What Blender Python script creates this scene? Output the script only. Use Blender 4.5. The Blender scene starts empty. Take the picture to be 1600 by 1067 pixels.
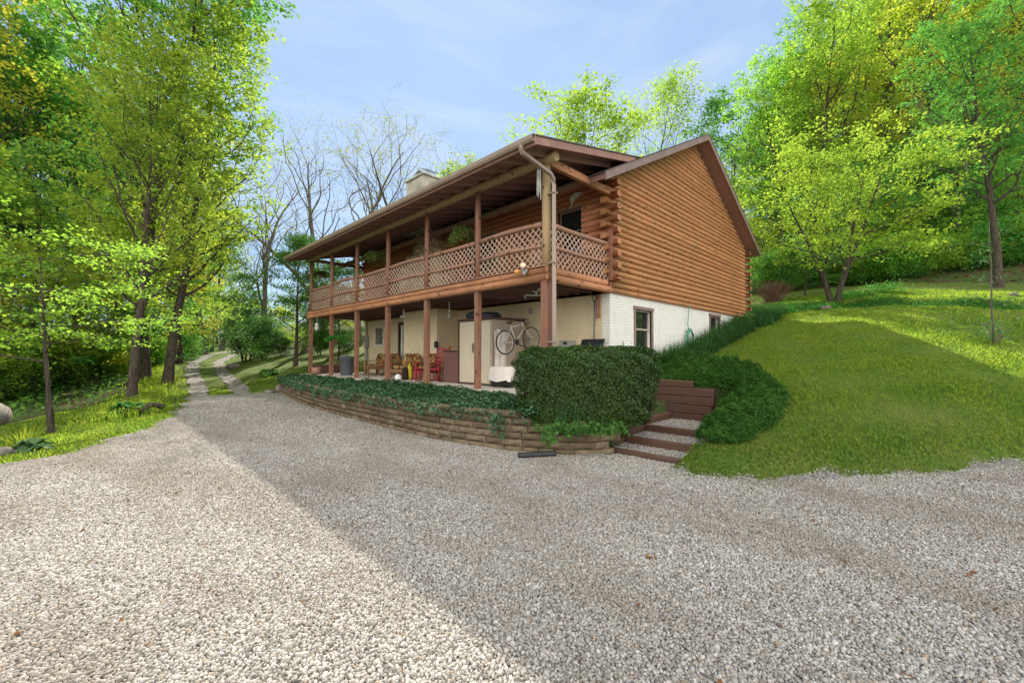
import bpy, math, random
import numpy as np
from mathutils import Vector, Matrix
PI = math.pi
R = math.radians
scn = bpy.context.scene
COL = scn.collection

# ------------------------------------------------------------ camera, sky, sun, exposure
CAM = np.array([-7.455, -6.303, 0.94]); FPX = 659.9; YAW = R(44.911); PIT = R(1.698)
cd = bpy.data.cameras.new('camera'); cam = bpy.data.objects.new('camera', cd); COL.objects.link(cam)
cd.sensor_width = 36; cd.lens = FPX/1600*36; cd.clip_start = 0.1; cd.clip_end = 2000
cam.location = CAM; cam.rotation_euler = (PI/2+PIT, 0, YAW-PI/2)
scn.camera = cam
SUN_EL = R(37.5); SUN_AZ = R(54.5)          # azimuth from +X towards +Y
w = bpy.data.worlds.new('World'); scn.world = w; w.use_nodes = True
nt = w.node_tree; bg = nt.nodes['Background']
sky = nt.nodes.new('ShaderNodeTexSky'); sky.sky_type = 'NISHITA'; sky.sun_disc = False
sky.sun_elevation = SUN_EL; sky.sun_rotation = PI/2-SUN_AZ
sky.air_density = 1.0; sky.dust_density = 0.1; sky.ozone_density = 2.0; sky.altitude = 300
# thin high cirrus veil mixed over the clear sky
tc = nt.nodes.new('ShaderNodeTexCoord'); mp = nt.nodes.new('ShaderNodeMapping'); mp.inputs['Scale'].default_value = (1.2, 3.2, 9.0); mp.inputs['Rotation'].default_value = (.15, .1, .5)
cn = nt.nodes.new('ShaderNodeTexNoise'); cn.inputs['Scale'].default_value = 1.5; cn.inputs['Detail'].default_value = 6; cn.inputs['Roughness'].default_value = .55; cn.inputs['Distortion'].default_value = .6
cr = nt.nodes.new('ShaderNodeValToRGB'); cr.color_ramp.elements[0].position = .42; cr.color_ramp.elements[1].position = .75
cr.color_ramp.elements[0].color = (1.55, 2.18, 3.15, 1); cr.color_ramp.elements[1].color = (2.15, 2.6, 3.2, 1)
mx = nt.nodes.new('ShaderNodeMix'); mx.data_type = 'RGBA'; mx.inputs[0].default_value = .84
nt.links.new(tc.outputs['Generated'], mp.inputs[0]); nt.links.new(mp.outputs[0], cn.inputs[0]); nt.links.new(cn.outputs[0], cr.inputs[0])
nt.links.new(sky.outputs[0], mx.inputs[6]); nt.links.new(cr.outputs[0], mx.inputs[7])
# bright patch added to the unseen sky behind the camera, fills the facing walls
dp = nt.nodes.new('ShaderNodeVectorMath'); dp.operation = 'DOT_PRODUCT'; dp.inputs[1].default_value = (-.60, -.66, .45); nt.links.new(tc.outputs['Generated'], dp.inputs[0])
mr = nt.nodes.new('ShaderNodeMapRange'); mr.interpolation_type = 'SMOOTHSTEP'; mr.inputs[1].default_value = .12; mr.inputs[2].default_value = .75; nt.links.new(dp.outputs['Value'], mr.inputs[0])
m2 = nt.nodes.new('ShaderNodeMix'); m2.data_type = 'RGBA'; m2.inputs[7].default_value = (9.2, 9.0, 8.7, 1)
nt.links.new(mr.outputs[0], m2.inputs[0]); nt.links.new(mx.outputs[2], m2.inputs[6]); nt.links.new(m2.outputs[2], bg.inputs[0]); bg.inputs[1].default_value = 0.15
sd = bpy.data.lights.new('sun', 'SUN'); sd.energy = 5.0; sd.angle = R(0.5); sd.color = (1, .93, .80)
so = bpy.data.objects.new('sun', sd); COL.objects.link(so)
so.rotation_euler = Vector((math.cos(SUN_EL)*math.cos(SUN_AZ), math.cos(SUN_EL)*math.sin(SUN_AZ), math.sin(SUN_EL))).to_track_quat('Z', 'Y').to_euler()
scn.view_settings.view_transform = 'Standard'; scn.view_settings.look = 'None'
scn.view_settings.exposure = 0.9; scn.view_settings.gamma = 1

# ------------------------------------------------------------ helpers
_F = np.array([math.cos(YAW), math.sin(YAW), 0]); _R = np.array([math.sin(YAW), -math.cos(YAW), 0]); _U = np.array([0, 0, 1.])
_F2 = _F*math.cos(PIT)+_U*math.sin(PIT); _U2 = _U*math.cos(PIT)-_F*math.sin(PIT)
def ray(x, y): return _F2+(x-800)/FPX*_R-(y-533.5)/FPX*_U2
def at(x, y, d): return CAM+ray(x, y)*d                    # photo pixel + depth -> point
def atz(x, y, z): r = ray(x, y); return CAM+r*((z-CAM[2])/r[2])
def atu(x, y, u): r = ray(x, y); return CAM+r*((u-CAM[0])/r[0])
def atv(x, y, v): r = ray(x, y); return CAM+r*((v-CAM[1])/r[1])

def tag(o, label=None, cat=None, group=None, kind=None):
    if label: o['label'] = label
    if cat: o['category'] = cat
    if group: o['group'] = group
    if kind: o['kind'] = kind
    return o
def thing(name, label, cat, loc=(0, 0, 0), rz=0, group=None):
    o = bpy.data.objects.new(name, None); COL.objects.link(o); o.empty_display_size = .2
    o.location = loc; o.rotation_euler = (0, 0, rz)
    return tag(o, label, cat, group)
def copy_tree(o, parent=None):
    c = o.copy(); COL.objects.link(c); c.parent = parent
    for ch in list(o.children):
        if ch.name in bpy.data.objects: copy_tree(ch, c)
    return c

class MB:
    def __init__(s): s.v = []; s.f = []; s.sm = []
    def add(s, vs, fs, smooth=False):
        b = len(s.v); s.v += [tuple(map(float, p)) for p in vs]
        s.f += [tuple(b+i for i in f) for f in fs]; s.sm += [smooth]*len(fs); return s
    def box(s, x0, x1, y0, y1, z0, z1, M=None, bev=0.0):
        if x0 > x1: x0, x1 = x1, x0
        if y0 > y1: y0, y1 = y1, y0
        if z0 > z1: z0, z1 = z1, z0
        if bev > 0 and min(x1-x0, y1-y0, z1-z0) > 2.2*bev:
            c = [(x0+x1)/2, (y0+y1)/2, (z0+z1)/2]; h = [(x1-x0)/2, (y1-y0)/2, (z1-z0)/2]
            vs = []; idx = {}
            for sx in (-1, 1):
                for sy in (-1, 1):
                    for sz in (-1, 1):
                        sg = (sx, sy, sz)
                        for k in range(3):
                            p = [c[i]+sg[i]*(h[i] if i == k else h[i]-bev) for i in range(3)]
                            idx[(sg, k)] = len(vs); vs.append(p)
            fs = []
            for k in range(3):
                a, b = [i for i in range(3) if i != k]
                for sg in (-1, 1):
                    q = []
                    for sa, sb in ((-1, -1), (1, -1), (1, 1), (-1, 1)):
                        t = [0, 0, 0]; t[k] = sg; t[a] = sa; t[b] = sb; q.append(idx[(tuple(t), k)])
                    fs.append(q)
            for k in range(3):                      # edges along axis k
                a, b = [i for i in range(3) if i != k]
                for sa in (-1, 1):
                    for sb in (-1, 1):
                        t0 = [0]*3; t1 = [0]*3; t0[k] = -1; t1[k] = 1; t0[a] = t1[a] = sa; t0[b] = t1[b] = sb
                        fs.append([idx[(tuple(t0), a)], idx[(tuple(t1), a)], idx[(tuple(t1), b)], idx[(tuple(t0), b)]])
            for sx in (-1, 1):
                for sy in (-1, 1):
                    for sz in (-1, 1): fs.append([idx[((sx, sy, sz), k)] for k in range(3)])
        else:
            vs = [(x, y, z) for x in (x0, x1) for y in (y0, y1) for z in (z0, z1)]
            fs = [(0, 1, 3, 2), (4, 6, 7, 5), (0, 4, 5, 1), (2, 3, 7, 6), (0, 2, 6, 4), (1, 5, 7, 3)]
        if M is not None: vs = [tuple(M @ Vector(p)) for p in vs]
        return s.add(vs, fs)
    def tube(s, pts, rad, n=8, smooth=True, cap=True):
        pts = [np.array(p, float) for p in pts]
        if not hasattr(rad, '__len__'): rad = [rad]*len(pts)
        vs = []; fs = []; up = None
        for i, p in enumerate(pts):
            t = pts[min(i+1, len(pts)-1)]-pts[max(i-1, 0)]; t = t/(np.linalg.norm(t)+1e-9)
            if up is None:
                a = np.array([0, 0, 1.]) if abs(t[2]) < .9 else np.array([1., 0, 0])
            else: a = up
            x = np.cross(t, a); x /= np.linalg.norm(x)+1e-9; up = np.cross(x, t)
            for k in range(n):
                an = 2*PI*k/n; vs.append(p+rad[i]*(math.cos(an)*x+math.sin(an)*up))
        for i in range(len(pts)-1):
            for k in range(n):
                a = i*n+k; b = i*n+(k+1) % n; fs.append((a, b, b+n, a+n))
        s.add(vs, fs, smooth)
        if cap:
            b = len(s.v)-len(vs)
            s.f.append(tuple(b+k for k in range(n))[::-1]); s.sm.append(False)
            s.f.append(tuple(b+(len(pts)-1)*n+k for k in range(n))); s.sm.append(False)
        return s
    def lathe(s, prof, c=(0, 0, 0), n=20, smooth=True, M=None):
        vs = []; fs = []
        for r, z in prof:
            for k in range(n):
                p = (r*math.cos(2*PI*k/n), r*math.sin(2*PI*k/n), z)
                if M is not None: p = tuple(M @ Vector(p))
                vs.append((p[0]+c[0], p[1]+c[1], p[2]+c[2]))
        for i in range(len(prof)-1):
            for k in range(n):
                a = i*n+k; b = i*n+(k+1) % n; fs.append((a, b, b+n, a+n))
        return s.add(vs, fs, smooth)
    def blob(s, c, r, n=12, m=8, M=None, sq=1.0):
        prof = []
        vs = []; fs = []
        f = lambda x: math.copysign(abs(x)**sq, x)
        for i in range(m+1):
            th = PI*i/m
            for k in range(n):
                ph = 2*PI*k/n
                p = Vector((r[0]*f(math.sin(th))*f(math.cos(ph)), r[1]*f(math.sin(th))*f(math.sin(ph)), r[2]*f(math.cos(th))))
                if M is not None: p = M @ p
                vs.append((p[0]+c[0], p[1]+c[1], p[2]+c[2]))
        for i in range(m):
            for k in range(n):
                a = i*n+k; b = i*n+(k+1) % n; fs.append((a, a+n, b+n, b))
        return s.add(vs, fs, True)
    def build(s, name, mat, parent=None, kind=None):
        me = bpy.data.meshes.new(name); me.from_pydata(s.v, [], s.f)
        me.polygons.foreach_set('use_smooth', s.sm); me.materials.append(mat); me.update()
        o = bpy.data.objects.new(name, me); COL.objects.link(o)
        if parent: o.parent = parent
        if kind: o['kind'] = kind
        return o

def np_mesh(name, V, F, mat, smooth=False, colors=None):
    """V (n,3), F (m,k) constant k"""
    me = bpy.data.meshes.new(name); V = np.asarray(V, np.float32); F = np.asarray(F, np.int32)
    me.vertices.add(len(V)); me.vertices.foreach_set('co', V.ravel())
    k = F.shape[1]; me.loops.add(F.size); me.loops.foreach_set('vertex_index', F.ravel())
    me.polygons.add(len(F)); me.polygons.foreach_set('loop_start', np.arange(0, F.size, k, dtype=np.int32))
    me.polygons.foreach_set('loop_total', np.full(len(F), k, np.int32))
    if smooth: me.polygons.foreach_set('use_smooth', np.ones(len(F), bool))
    me.materials.append(mat); me.update(calc_edges=True)
    return me
def link(name, me, parent=None, kind=None):
    o = bpy.data.objects.new(name, me); COL.objects.link(o)
    if parent: o.parent = parent
    if kind: o['kind'] = kind
    return o

# ------------------------------------------------------------ materials
class NM:
    def __init__(s, name, rough=.7, spec=.3):
        m = bpy.data.materials.new(name); m.use_nodes = True; s.m = m; s.t = m.node_tree; s.b = s.t.nodes['Principled BSDF']
        s.b.inputs['Roughness'].default_value = rough; s.b.inputs['Specular IOR Level'].default_value = spec
    def n(s, t, **kw):
        x = s.t.nodes.new('ShaderNode'+t)
        for k, v in kw.items():
            if hasattr(x, k): setattr(x, k, v)
            else: x.inputs[k.replace('_', ' ')].default_value = v
        return x
    def l(s, a, b): s.t.links.new(a, b)
    def coord(s, scale=(1, 1, 1), rot=(0, 0, 0), kind='Object'):
        tc = s.n('TexCoord'); mp = s.n('Mapping'); mp.inputs['Scale'].default_value = scale; mp.inputs['Rotation'].default_value = rot
        s.l(tc.outputs[kind], mp.inputs[0]); return mp.outputs[0]
    def noise(s, vec, scale, detail=4, rough=.6):
        x = s.n('TexNoise'); x.inputs['Scale'].default_value = scale; x.inputs['Detail'].default_value = detail; x.inputs['Roughness'].default_value = rough
        if vec is not None: s.l(vec, x.inputs['Vector'])
        return x.outputs['Fac']
    def vor(s, vec, scale, feat='F1', out='Distance', rnd=1):
        x = s.n('TexVoronoi'); x.feature = feat; x.inputs['Scale'].default_value = scale; x.inputs['Randomness'].default_value = rnd
        if vec is not None: s.l(vec, x.inputs['Vector'])
        return x.outputs[out]
    def ramp(s, fac, stops):
        x = s.n('ValToRGB'); e = x.color_ramp.elements
        while len(e) < len(stops): e.new(.5)
        for i, (p, c) in enumerate(stops):
            e[i].position = p; e[i].color = (c[0], c[1], c[2], 1) if hasattr(c, '__len__') else (c, c, c, 1)
        s.l(fac, x.inputs[0]); return x.outputs[0]
    def mix(s, fac, a, b, mode='MIX'):
        x = s.n('Mix'); x.data_type = 'RGBA'; x.blend_type = mode
        for v, i in ((fac, 0), (a, 6), (b, 7)):
            if hasattr(v, 'node'): s.l(v, x.inputs[i])
            elif i == 0: x.inputs[0].default_value = v
            else: x.inputs[i].default_value = (v[0], v[1], v[2], 1)
        return x.outputs[2]
    def math(s, op, a, b=0.0):
        x = s.n('Math'); x.operation = op
        for v, i in ((a, 0), (b, 1)):
            if hasattr(v, 'node'): s.l(v, x.inputs[i])
            else: x.inputs[i].default_value = v
        return x.outputs[0]
    def island(s): return s.n('NewGeometry').outputs['Random Per Island']
    def color(s, c):
        if hasattr(c, 'node'): s.l(c, s.b.inputs['Base Color'])
        else: s.b.inputs['Base Color'].default_value = (c[0], c[1], c[2], 1)
        return s
    def bump(s, h, strength=.3, dist=.01):
        x = s.n('Bump'); x.inputs['Strength'].default_value = strength; x.inputs['Distance'].default_value = dist
        s.l(h, x.inputs['Height']); s.l(x.outputs[0], s.b.inputs['Normal']); return s

def wood(name, c1, c2, axis='X', rough=.6, knots=True, knotcol=(.06, .025, .012), weather=None):
    m = NM(name, rough, .3)
    sc = {'X': (.6, 9, 9), 'Y': (9, .6, 9), 'Z': (9, 9, .6)}[axis]
    v = m.coord(sc); g = m.noise(v, 3.0, 5, .65)
    col = m.mix(m.ramp(g, [(.32, 0), (.68, 1)]), c1, c2)
    isl = m.island()
    col = m.mix(m.ramp(isl, [(0, .0), (.45, .15), (.8, .5), (1, .75)]), col, m.mix(.6, col, [c*.6 for c in c1]))
    big = m.noise(m.coord((1, 1, 1)), .8, 3); col = m.mix(m.ramp(big, [(.4, 0), (.7, .35)]), col, [c*.55 for c in c2])
    if weather: 
        wv = m.noise(m.coord((1, 1, 1)), 1.7, 5, .7); col = m.mix(m.ramp(wv, [(.45, 0), (.75, .75)]), col, weather)
    if knots:
        ks = {'X': (3.4, .05, 6.06), 'Y': (.05, 3.4, 6.06), 'Z': (5, 5, 3.4)}[axis]
        k = m.vor(m.coord(ks), 1.0)
        col = m.mix(m.ramp(k, [(.11, .9), (.22, 0)]), col, knotcol)
    m.color(col); m.bump(g, .35, .006); return m.m

def flat(name, c, rough=.6, spec=.3, var=.12, sc=6, metal=0, bump=0, bs=60):
    m = NM(name, rough, spec); n = m.noise(m.coord(), sc, 5)
    m.color(m.mix(m.ramp(n, [(.3, 0), (.7, 1)]), [x*(1-var) for x in c], [min(1, x*(1+var)) for x in c]))
    m.b.inputs['Metallic'].default_value = metal
    if bump: m.bump(m.noise(m.coord(), bs, 4), bump, .01)
    return m.m

def leafmat(name, c1, c2, c3, trans=.5, tcol=None, rough=.65, spec=.08):
    m = NM(name, rough, spec); isl = m.island()
    col = m.ramp(isl, [(0, c1), (.5, c2), (1, c3)])
    big = m.noise(m.coord(), .55, 3)
    col = m.mix(m.ramp(big, [(.38, 0), (.66, .6)]), col, c3)
    oi = m.n('ObjectInfo').outputs['Random']
    hs = m.n('HueSaturation'); m.l(col, hs.inputs['Color'])
    m.l(m.math('ADD', m.math('MULTIPLY', oi, .035), .4825), hs.inputs['Hue']); m.l(m.math('ADD', m.math('MULTIPLY', oi, .32), .92), hs.inputs['Value'])
    col = hs.outputs[0]; m.color(col)
    tr = m.n('BsdfTranslucent'); tc = m.mix(1.0, col, tcol or (1.65, 1.60, 1.35), 'MULTIPLY'); m.l(tc, tr.inputs[0])
    mx = m.n('MixShader'); mx.inputs[0].default_value = trans
    m.l(m.b.outputs[0], mx.inputs[1]); m.l(tr.outputs[0], mx.inputs[2])
    m.l(mx.outputs[0], m.t.nodes['Material Output'].inputs[0]); return m.m

def brick(name, c, axis):
    m = NM(name, .75, .25); tc = m.n('TexCoord'); sp = m.n('SeparateXYZ'); cb = m.n('CombineXYZ'); m.l(tc.outputs['Object'], sp.inputs[0])
    m.l(m.math('ADD', sp.outputs[0], sp.outputs[1]), cb.inputs[0]); m.l(sp.outputs[2], cb.inputs[1])
    b = m.n('TexBrick'); m.l(cb.outputs[0], b.inputs[0]); b.inputs['Scale'].default_value = 1
    b.inputs['Brick Width'].default_value = .23; b.inputs['Row Height'].default_value = .078; b.inputs['Mortar Size'].default_value = .008
    b.inputs['Mortar Smooth'].default_value = .4
    b.inputs['Color1'].default_value = (*c, 1); b.inputs['Color2'].default_value = (*[x*.93 for x in c], 1); b.inputs['Mortar'].default_value = (*[x*.74 for x in c], 1)
    n = m.noise(m.coord(), 1.3, 5); col = m.mix(m.ramp(n, [(.45, 0), (.8, .35)]), b.outputs['Color'], [x*.72 for x in c])
    n2 = m.noise(m.coord((3, 3, .5)), 2.2, 6, .7); col = m.mix(m.ramp(n2, [(.52, 0), (.75, .4)]), col, (.45, .40, .30))
    n3 = m.noise(m.coord(), 26, 3, .6); col = m.mix(m.ramp(n3, [(.68, 0), (.72, .5)]), col, (.40, .24, .17)); m.color(col)
    h = m.math('ADD', m.math('MULTIPLY', b.outputs['Fac'], -1.0), m.math('MULTIPLY', m.noise(m.coord(), 30, 4), .5))
    m.bump(h, .7, .01); return m.m

M = {}
M['logX'] = wood('log_wood_x', (.40, .15, .065), (.66, .33, .15), 'X', weather=(.36, .22, .10), rough=.42)
M['logY'] = wood('log_wood_y', (.42, .15, .075), (.58, .26, .13), 'Y')
M['beamX'] = wood('beam_wood_x', (.42, .17, .075), (.58, .29, .15), 'X', weather=(.28, .13, .09))
M['beamY'] = wood('beam_wood_y', (.42, .17, .075), (.58, .29, .15), 'Y', weather=(.28, .13, .09))
M['post'] = wood('post_wood', (.22, .095, .06), (.34, .165, .10), 'Z', weather=(.20, .13, .10))
M['peeled'] = wood('peeled_post_wood', (.36, .24, .12), (.50, .36, .20), 'Z')
M['rail'] = wood('rail_wood', (.32, .16, .10), (.46, .26, .17), 'Y', weather=(.26, .17, .14))
M['lattice'] = wood('lattice_wood', (.50, .33, .24), (.64, .45, .34), 'Z', knots=False)
M['dark_wood'] = wood('dark_deck_wood', (.14, .08, .065), (.24, .13, .11), 'X', knots=False)
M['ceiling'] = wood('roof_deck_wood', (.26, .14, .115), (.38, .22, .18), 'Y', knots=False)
M['trim'] = flat('taupe_trim_paint', (.23, .16, .14), .5, .4, .18, 3)
M['trim_side'] = flat('fascia_paint', (.30, .16, .12), .5, .4, .2, 3)
M['gutter'] = flat('brown_gutter_metal', (.30, .225, .17), .38, .5, .12, 2)
M['brickX'] = brick('painted_brick_x', (.86, .84, .77), 'X')
M['brickY'] = brick('painted_brick_y', (.80, .66, .44), 'Y')
M['stucco'] = flat('chimney_stucco', (.40, .38, .30), .9, .1, .35, 2.5, bump=.5)
def m_stone():
    m = NM('fieldstone_veneer', .85, .2); v = m.coord((1, 1, 1)); k = m.vor(v, 3.2, out='Color'); e = m.vor(v, 3.2, 'DISTANCE_TO_EDGE')
    sp = m.n('SeparateXYZ'); m.l(k, sp.inputs[0])
    col = m.ramp(sp.outputs[0], [(0, (.42, .32, .21)), (.5, (.58, .45, .29)), (1, (.66, .56, .43))])
    col = m.mix(m.ramp(e, [(.0, 1), (.05, 0)]), col, (.22, .18, .14)); m.color(col)
    m.bump(m.ramp(e, [(0, 0), (.12, 1)]), .9, .04); return m.m
M['stone'] = m_stone()
M['shingle'] = flat('asphalt_shingles', (.10, .08, .07), .9, .1, .3, 14, bump=.6)
M['concrete'] = flat('patio_concrete', (.52, .47, .40), .85, .2, .15, 3, bump=.3)
M['glass'] = flat('window_glass', (.015, .02, .02), .04, .9, .1)
M['glassin'] = flat('curtained_glass', (.16, .17, .13), .08, .7, .5, 5)
M['white'] = flat('white_paint', (.74, .72, .68), .5, .4, .06)
M['black'] = flat('black_plastic', (.02, .02, .024), .45, .4)
M['rubber'] = flat('tyre_rubber', (.03, .03, .035), .8, .2)
M['steel'] = flat('brushed_steel', (.5, .5, .52), .35, .5, metal=.8)
M['silver'] = flat('silver_frame_paint', (.62, .58, .52), .35, .5)
M['red'] = flat('red_paint', (.33, .03, .035), .45, .4)
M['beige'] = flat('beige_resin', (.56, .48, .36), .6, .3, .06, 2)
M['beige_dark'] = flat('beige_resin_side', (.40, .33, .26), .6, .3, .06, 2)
M['darkbrown'] = flat('dark_brown_resin', (.085, .045, .04), .6, .3)
M['brownres'] = flat('brown_textured_resin', (.17, .085, .075), .75, .2, .35, 60, bump=.5)
M['whitecloth'] = flat('white_cloth', (.72, .66, .60), .9, .1, .06, 3)
M['grey'] = flat('grey_plastic', (.13, .14, .16), .55, .3)
M['greymetal'] = flat('grey_meter_metal', (.30, .29, .26), .5, .4)
M['green_hose'] = flat('green_hose_rubber', (.03, .27, .17), .45, .4)
M['yellow'] = flat('yellow_plastic', (.55, .50, .02), .5, .4)
M['bulb'] = flat('lamp_glass', (.8, .7, .45), .15, .6)
M['amber'] = flat('amber_glass', (.75, .33, .05), .15, .6)
M['blue'] = flat('blue_grey_tube', (.10, .12, .16), .5, .3)
M['terra'] = flat('coir_basket', (.22, .12, .07), .9, .1, .3, 20)
M['soil'] = flat('dark_mulch', (.045, .03, .02), .95, .1, .5, 12, bump=.8)
M['verdigris'] = flat('pale_green_ornament', (.62, .70, .60), .6, .3)
M['timber'] = wood('stained_landscape_timber', (.085, .042, .028), (.14, .070, .046), 'Y', .8, knots=False, weather=(.10, .07, .06))
M['benchwood'] = wood('bench_wood', (.22, .11, .05), (.32, .17, .08), 'Y', knots=False)
M['rock'] = flat('weathered_rock', (.20, .175, .15), .9, .2, .4, 3, bump=.8, bs=12)
def m_floral():
    m = NM('floral_cushion_fabric', .9, .1); v = m.coord(); k = m.vor(v, 11, out='Color'); sp = m.n('SeparateXYZ'); m.l(k, sp.inputs[0])
    m.color(m.ramp(sp.outputs[0], [(0, (.05, .03, .03)), (.3, (.22, .05, .03)), (.5, (.45, .28, .06)), (.7, (.10, .09, .03)), (.85, (.50, .38, .20)), (1, (.12, .03, .03))])); return m.m
M['floral'] = m_floral()
def m_block():
    m = NM('retaining_block_concrete', .9, .15); i = m.island(); n = m.noise(m.coord(), 7, 6, .7); b = m.noise(m.coord(), 1.2, 4)
    col = m.ramp(i, [(0, (.095, .07, .045)), (.3, (.21, .155, .10)), (.6, (.15, .105, .068)), (.8, (.30, .23, .15)), (1, (.23, .18, .11))])
    col = m.mix(m.ramp(n, [(.35, 0), (.62, .75)]), col, (.11, .08, .05)); col = m.mix(m.ramp(b, [(.5, 0), (.7, .5)]), col, (.12, .12, .06)); m.color(col)
    m.bump(n, .9, .02); return m.m
M['block'] = m_block()
def m_bark(name, c1, c2):
    m = NM(name, .95, .1); v = m.coord((1, 1, .18)); n = m.noise(v, 14, 6, .75); k = m.noise(m.coord(), 1.5, 3)
    col = m.mix(m.ramp(n, [(.35, 0), (.65, 1)]), c1, c2); col = m.mix(m.ramp(k, [(.5, 0), (.75, .5)]), col, (.10, .12, .05)); m.color(col); m.bump(n, 1.0, .03); return m.m
M['bark'] = m_bark('forest_bark', (.028, .022, .018), (.125, .10, .078))
M['bark_light'] = m_bark('pale_bark', (.07, .06, .05), (.20, .175, .14))
# foliage
M['leaf'] = leafmat('spring_leaf', (0.131, 0.252, 0.034), (0.191, 0.342, 0.041), (0.296, 0.414, 0.049), .5)
M['leaf_y'] = leafmat('yellow_spring_leaf', (0.217, 0.317, 0.032), (0.333, 0.416, 0.036), (0.433, 0.433, 0.068), .5)
M['leaf_g'] = leafmat('green_leaf', (0.054, 0.162, 0.041), (0.084, 0.238, 0.050), (0.130, 0.306, 0.046), .45)
M['leaf_dark'] = leafmat('deep_green_leaf', (0.027, 0.090, 0.018), (0.045, 0.135, 0.027), (0.075, 0.180, 0.030), .35)
M['leaf_bud'] = leafmat('sparse_bud_leaf', (0.156, 0.195, 0.039), (0.221, 0.260, 0.052), (0.260, 0.247, 0.078), .4)
M['hedge'] = leafmat('boxwood_leaf', (.010, .036, .006), (.022, .065, .009), (.060, .14, .015), .22, rough=.38, spec=.4)
M['ivy'] = leafmat('ivy_leaf', (.016, .052, .020), (.034, .090, .034), (.075, .15, .065), .15, rough=.4, spec=.4)
M['juniper'] = leafmat('juniper_spray', (.010, .042, .008), (.022, .080, .012), (.060, .15, .022), .2)
M['lily'] = leafmat('strap_leaf', (.02, .065, .02), (.032, .09, .025), (.06, .13, .03), .3)
M['hosta'] = leafmat('hosta_leaf', (.03, .10, .03), (.06, .15, .05), (.13, .24, .10), .3, rough=.4)
M['blade'] = leafmat('grass_blade', (0.036, 0.077, 0.015), (0.056, 0.103, 0.019), (0.095, 0.131, 0.030), .68, tcol=(4.3, 3.8, 1.7), rough=.6)
def grass_patches(mat):
    t = mat.node_tree; hs = [n for n in t.nodes if n.type == 'HUE_SAT'][0]; src = hs.inputs['Color'].links[0].from_socket
    tc = t.nodes.new('ShaderNodeTexCoord'); n1 = t.nodes.new('ShaderNodeTexNoise'); n1.inputs['Scale'].default_value = 1.6; n1.inputs['Detail'].default_value = 7; n1.inputs['Roughness'].default_value = .7
    r1 = t.nodes.new('ShaderNodeValToRGB'); r1.color_ramp.elements[0].position = .5; r1.color_ramp.elements[1].position = .68; r1.color_ramp.elements[1].color = (.85, .85, .85, 1)
    mx_ = t.nodes.new('ShaderNodeMix'); mx_.data_type = 'RGBA'; mx_.inputs[7].default_value = (.095, .12, .03, 1)
    t.links.new(tc.outputs['Object'], n1.inputs['Vector']); t.links.new(n1.outputs['Fac'], r1.inputs[0]); t.links.new(r1.outputs[0], mx_.inputs[0]); t.links.new(src, mx_.inputs[6]); t.links.new(mx_.outputs[2], hs.inputs['Color'])
grass_patches(M['blade'])
M['fern'] = leafmat('fern_frond', (.16, .26, .07), (.22, .33, .10), (.30, .38, .14), .4)
M['twig'] = flat('bare_twig_bark', (.20, .11, .08), .9, .1, .3, 20)
M['vine'] = leafmat('vine_leaf', (.03, .10, .025), (.05, .14, .03), (.09, .19, .04), .35)
M['litter'] = leafmat('fallen_leaf', (.16, .07, .025), (.24, .11, .04), (.12, .06, .03), .2)

# ------------------------------------------------------------ terrain
def sstep(a, b, x): t = np.clip((x-a)/(b-a), 0, 1); return t*t*(3-2*t)
WALL = np.array([(-1.2, 15.2), (-1.5, 13.7), (-1.95, 11.2), (-2.32, 8.65), (-2.55, 6.28), (-2.58, 4.2), (-2.62, 2.42), (-2.61, .8), (-2.47, -.17), (-2.3, -.93), (-2.04, -1.52), (-1.77, -1.99), (-1.43, -2.3), (-1.13, -2.42)])
def wall_u(v): return np.interp(v, WALL[::-1, 1], WALL[::-1, 0])
def lawn_u0(v): return np.interp(v, [-60, -12, -7.27, -6.54, -5.9, -5.3, -4.71, -4.25, -3.6, -2, 14, 16, 30, 60], [70, 8.8, 2.91, 1.52, .56, -.3, -1.05, -1.34, -1.4, -1.6, -1.2, -2.6, -.6, 12])
def left_u(v): return np.interp(v, [-60, 1.2, 2.6, 3.71, 4.0, 4.61, 5.6, 6.96, 9.89, 13.9, 16, 24], [-90, -30, -13, -8.36, -7.74, -7.32, -6.83, -6.13, -5.4, -4.7, -4.5, -4.0])
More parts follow.
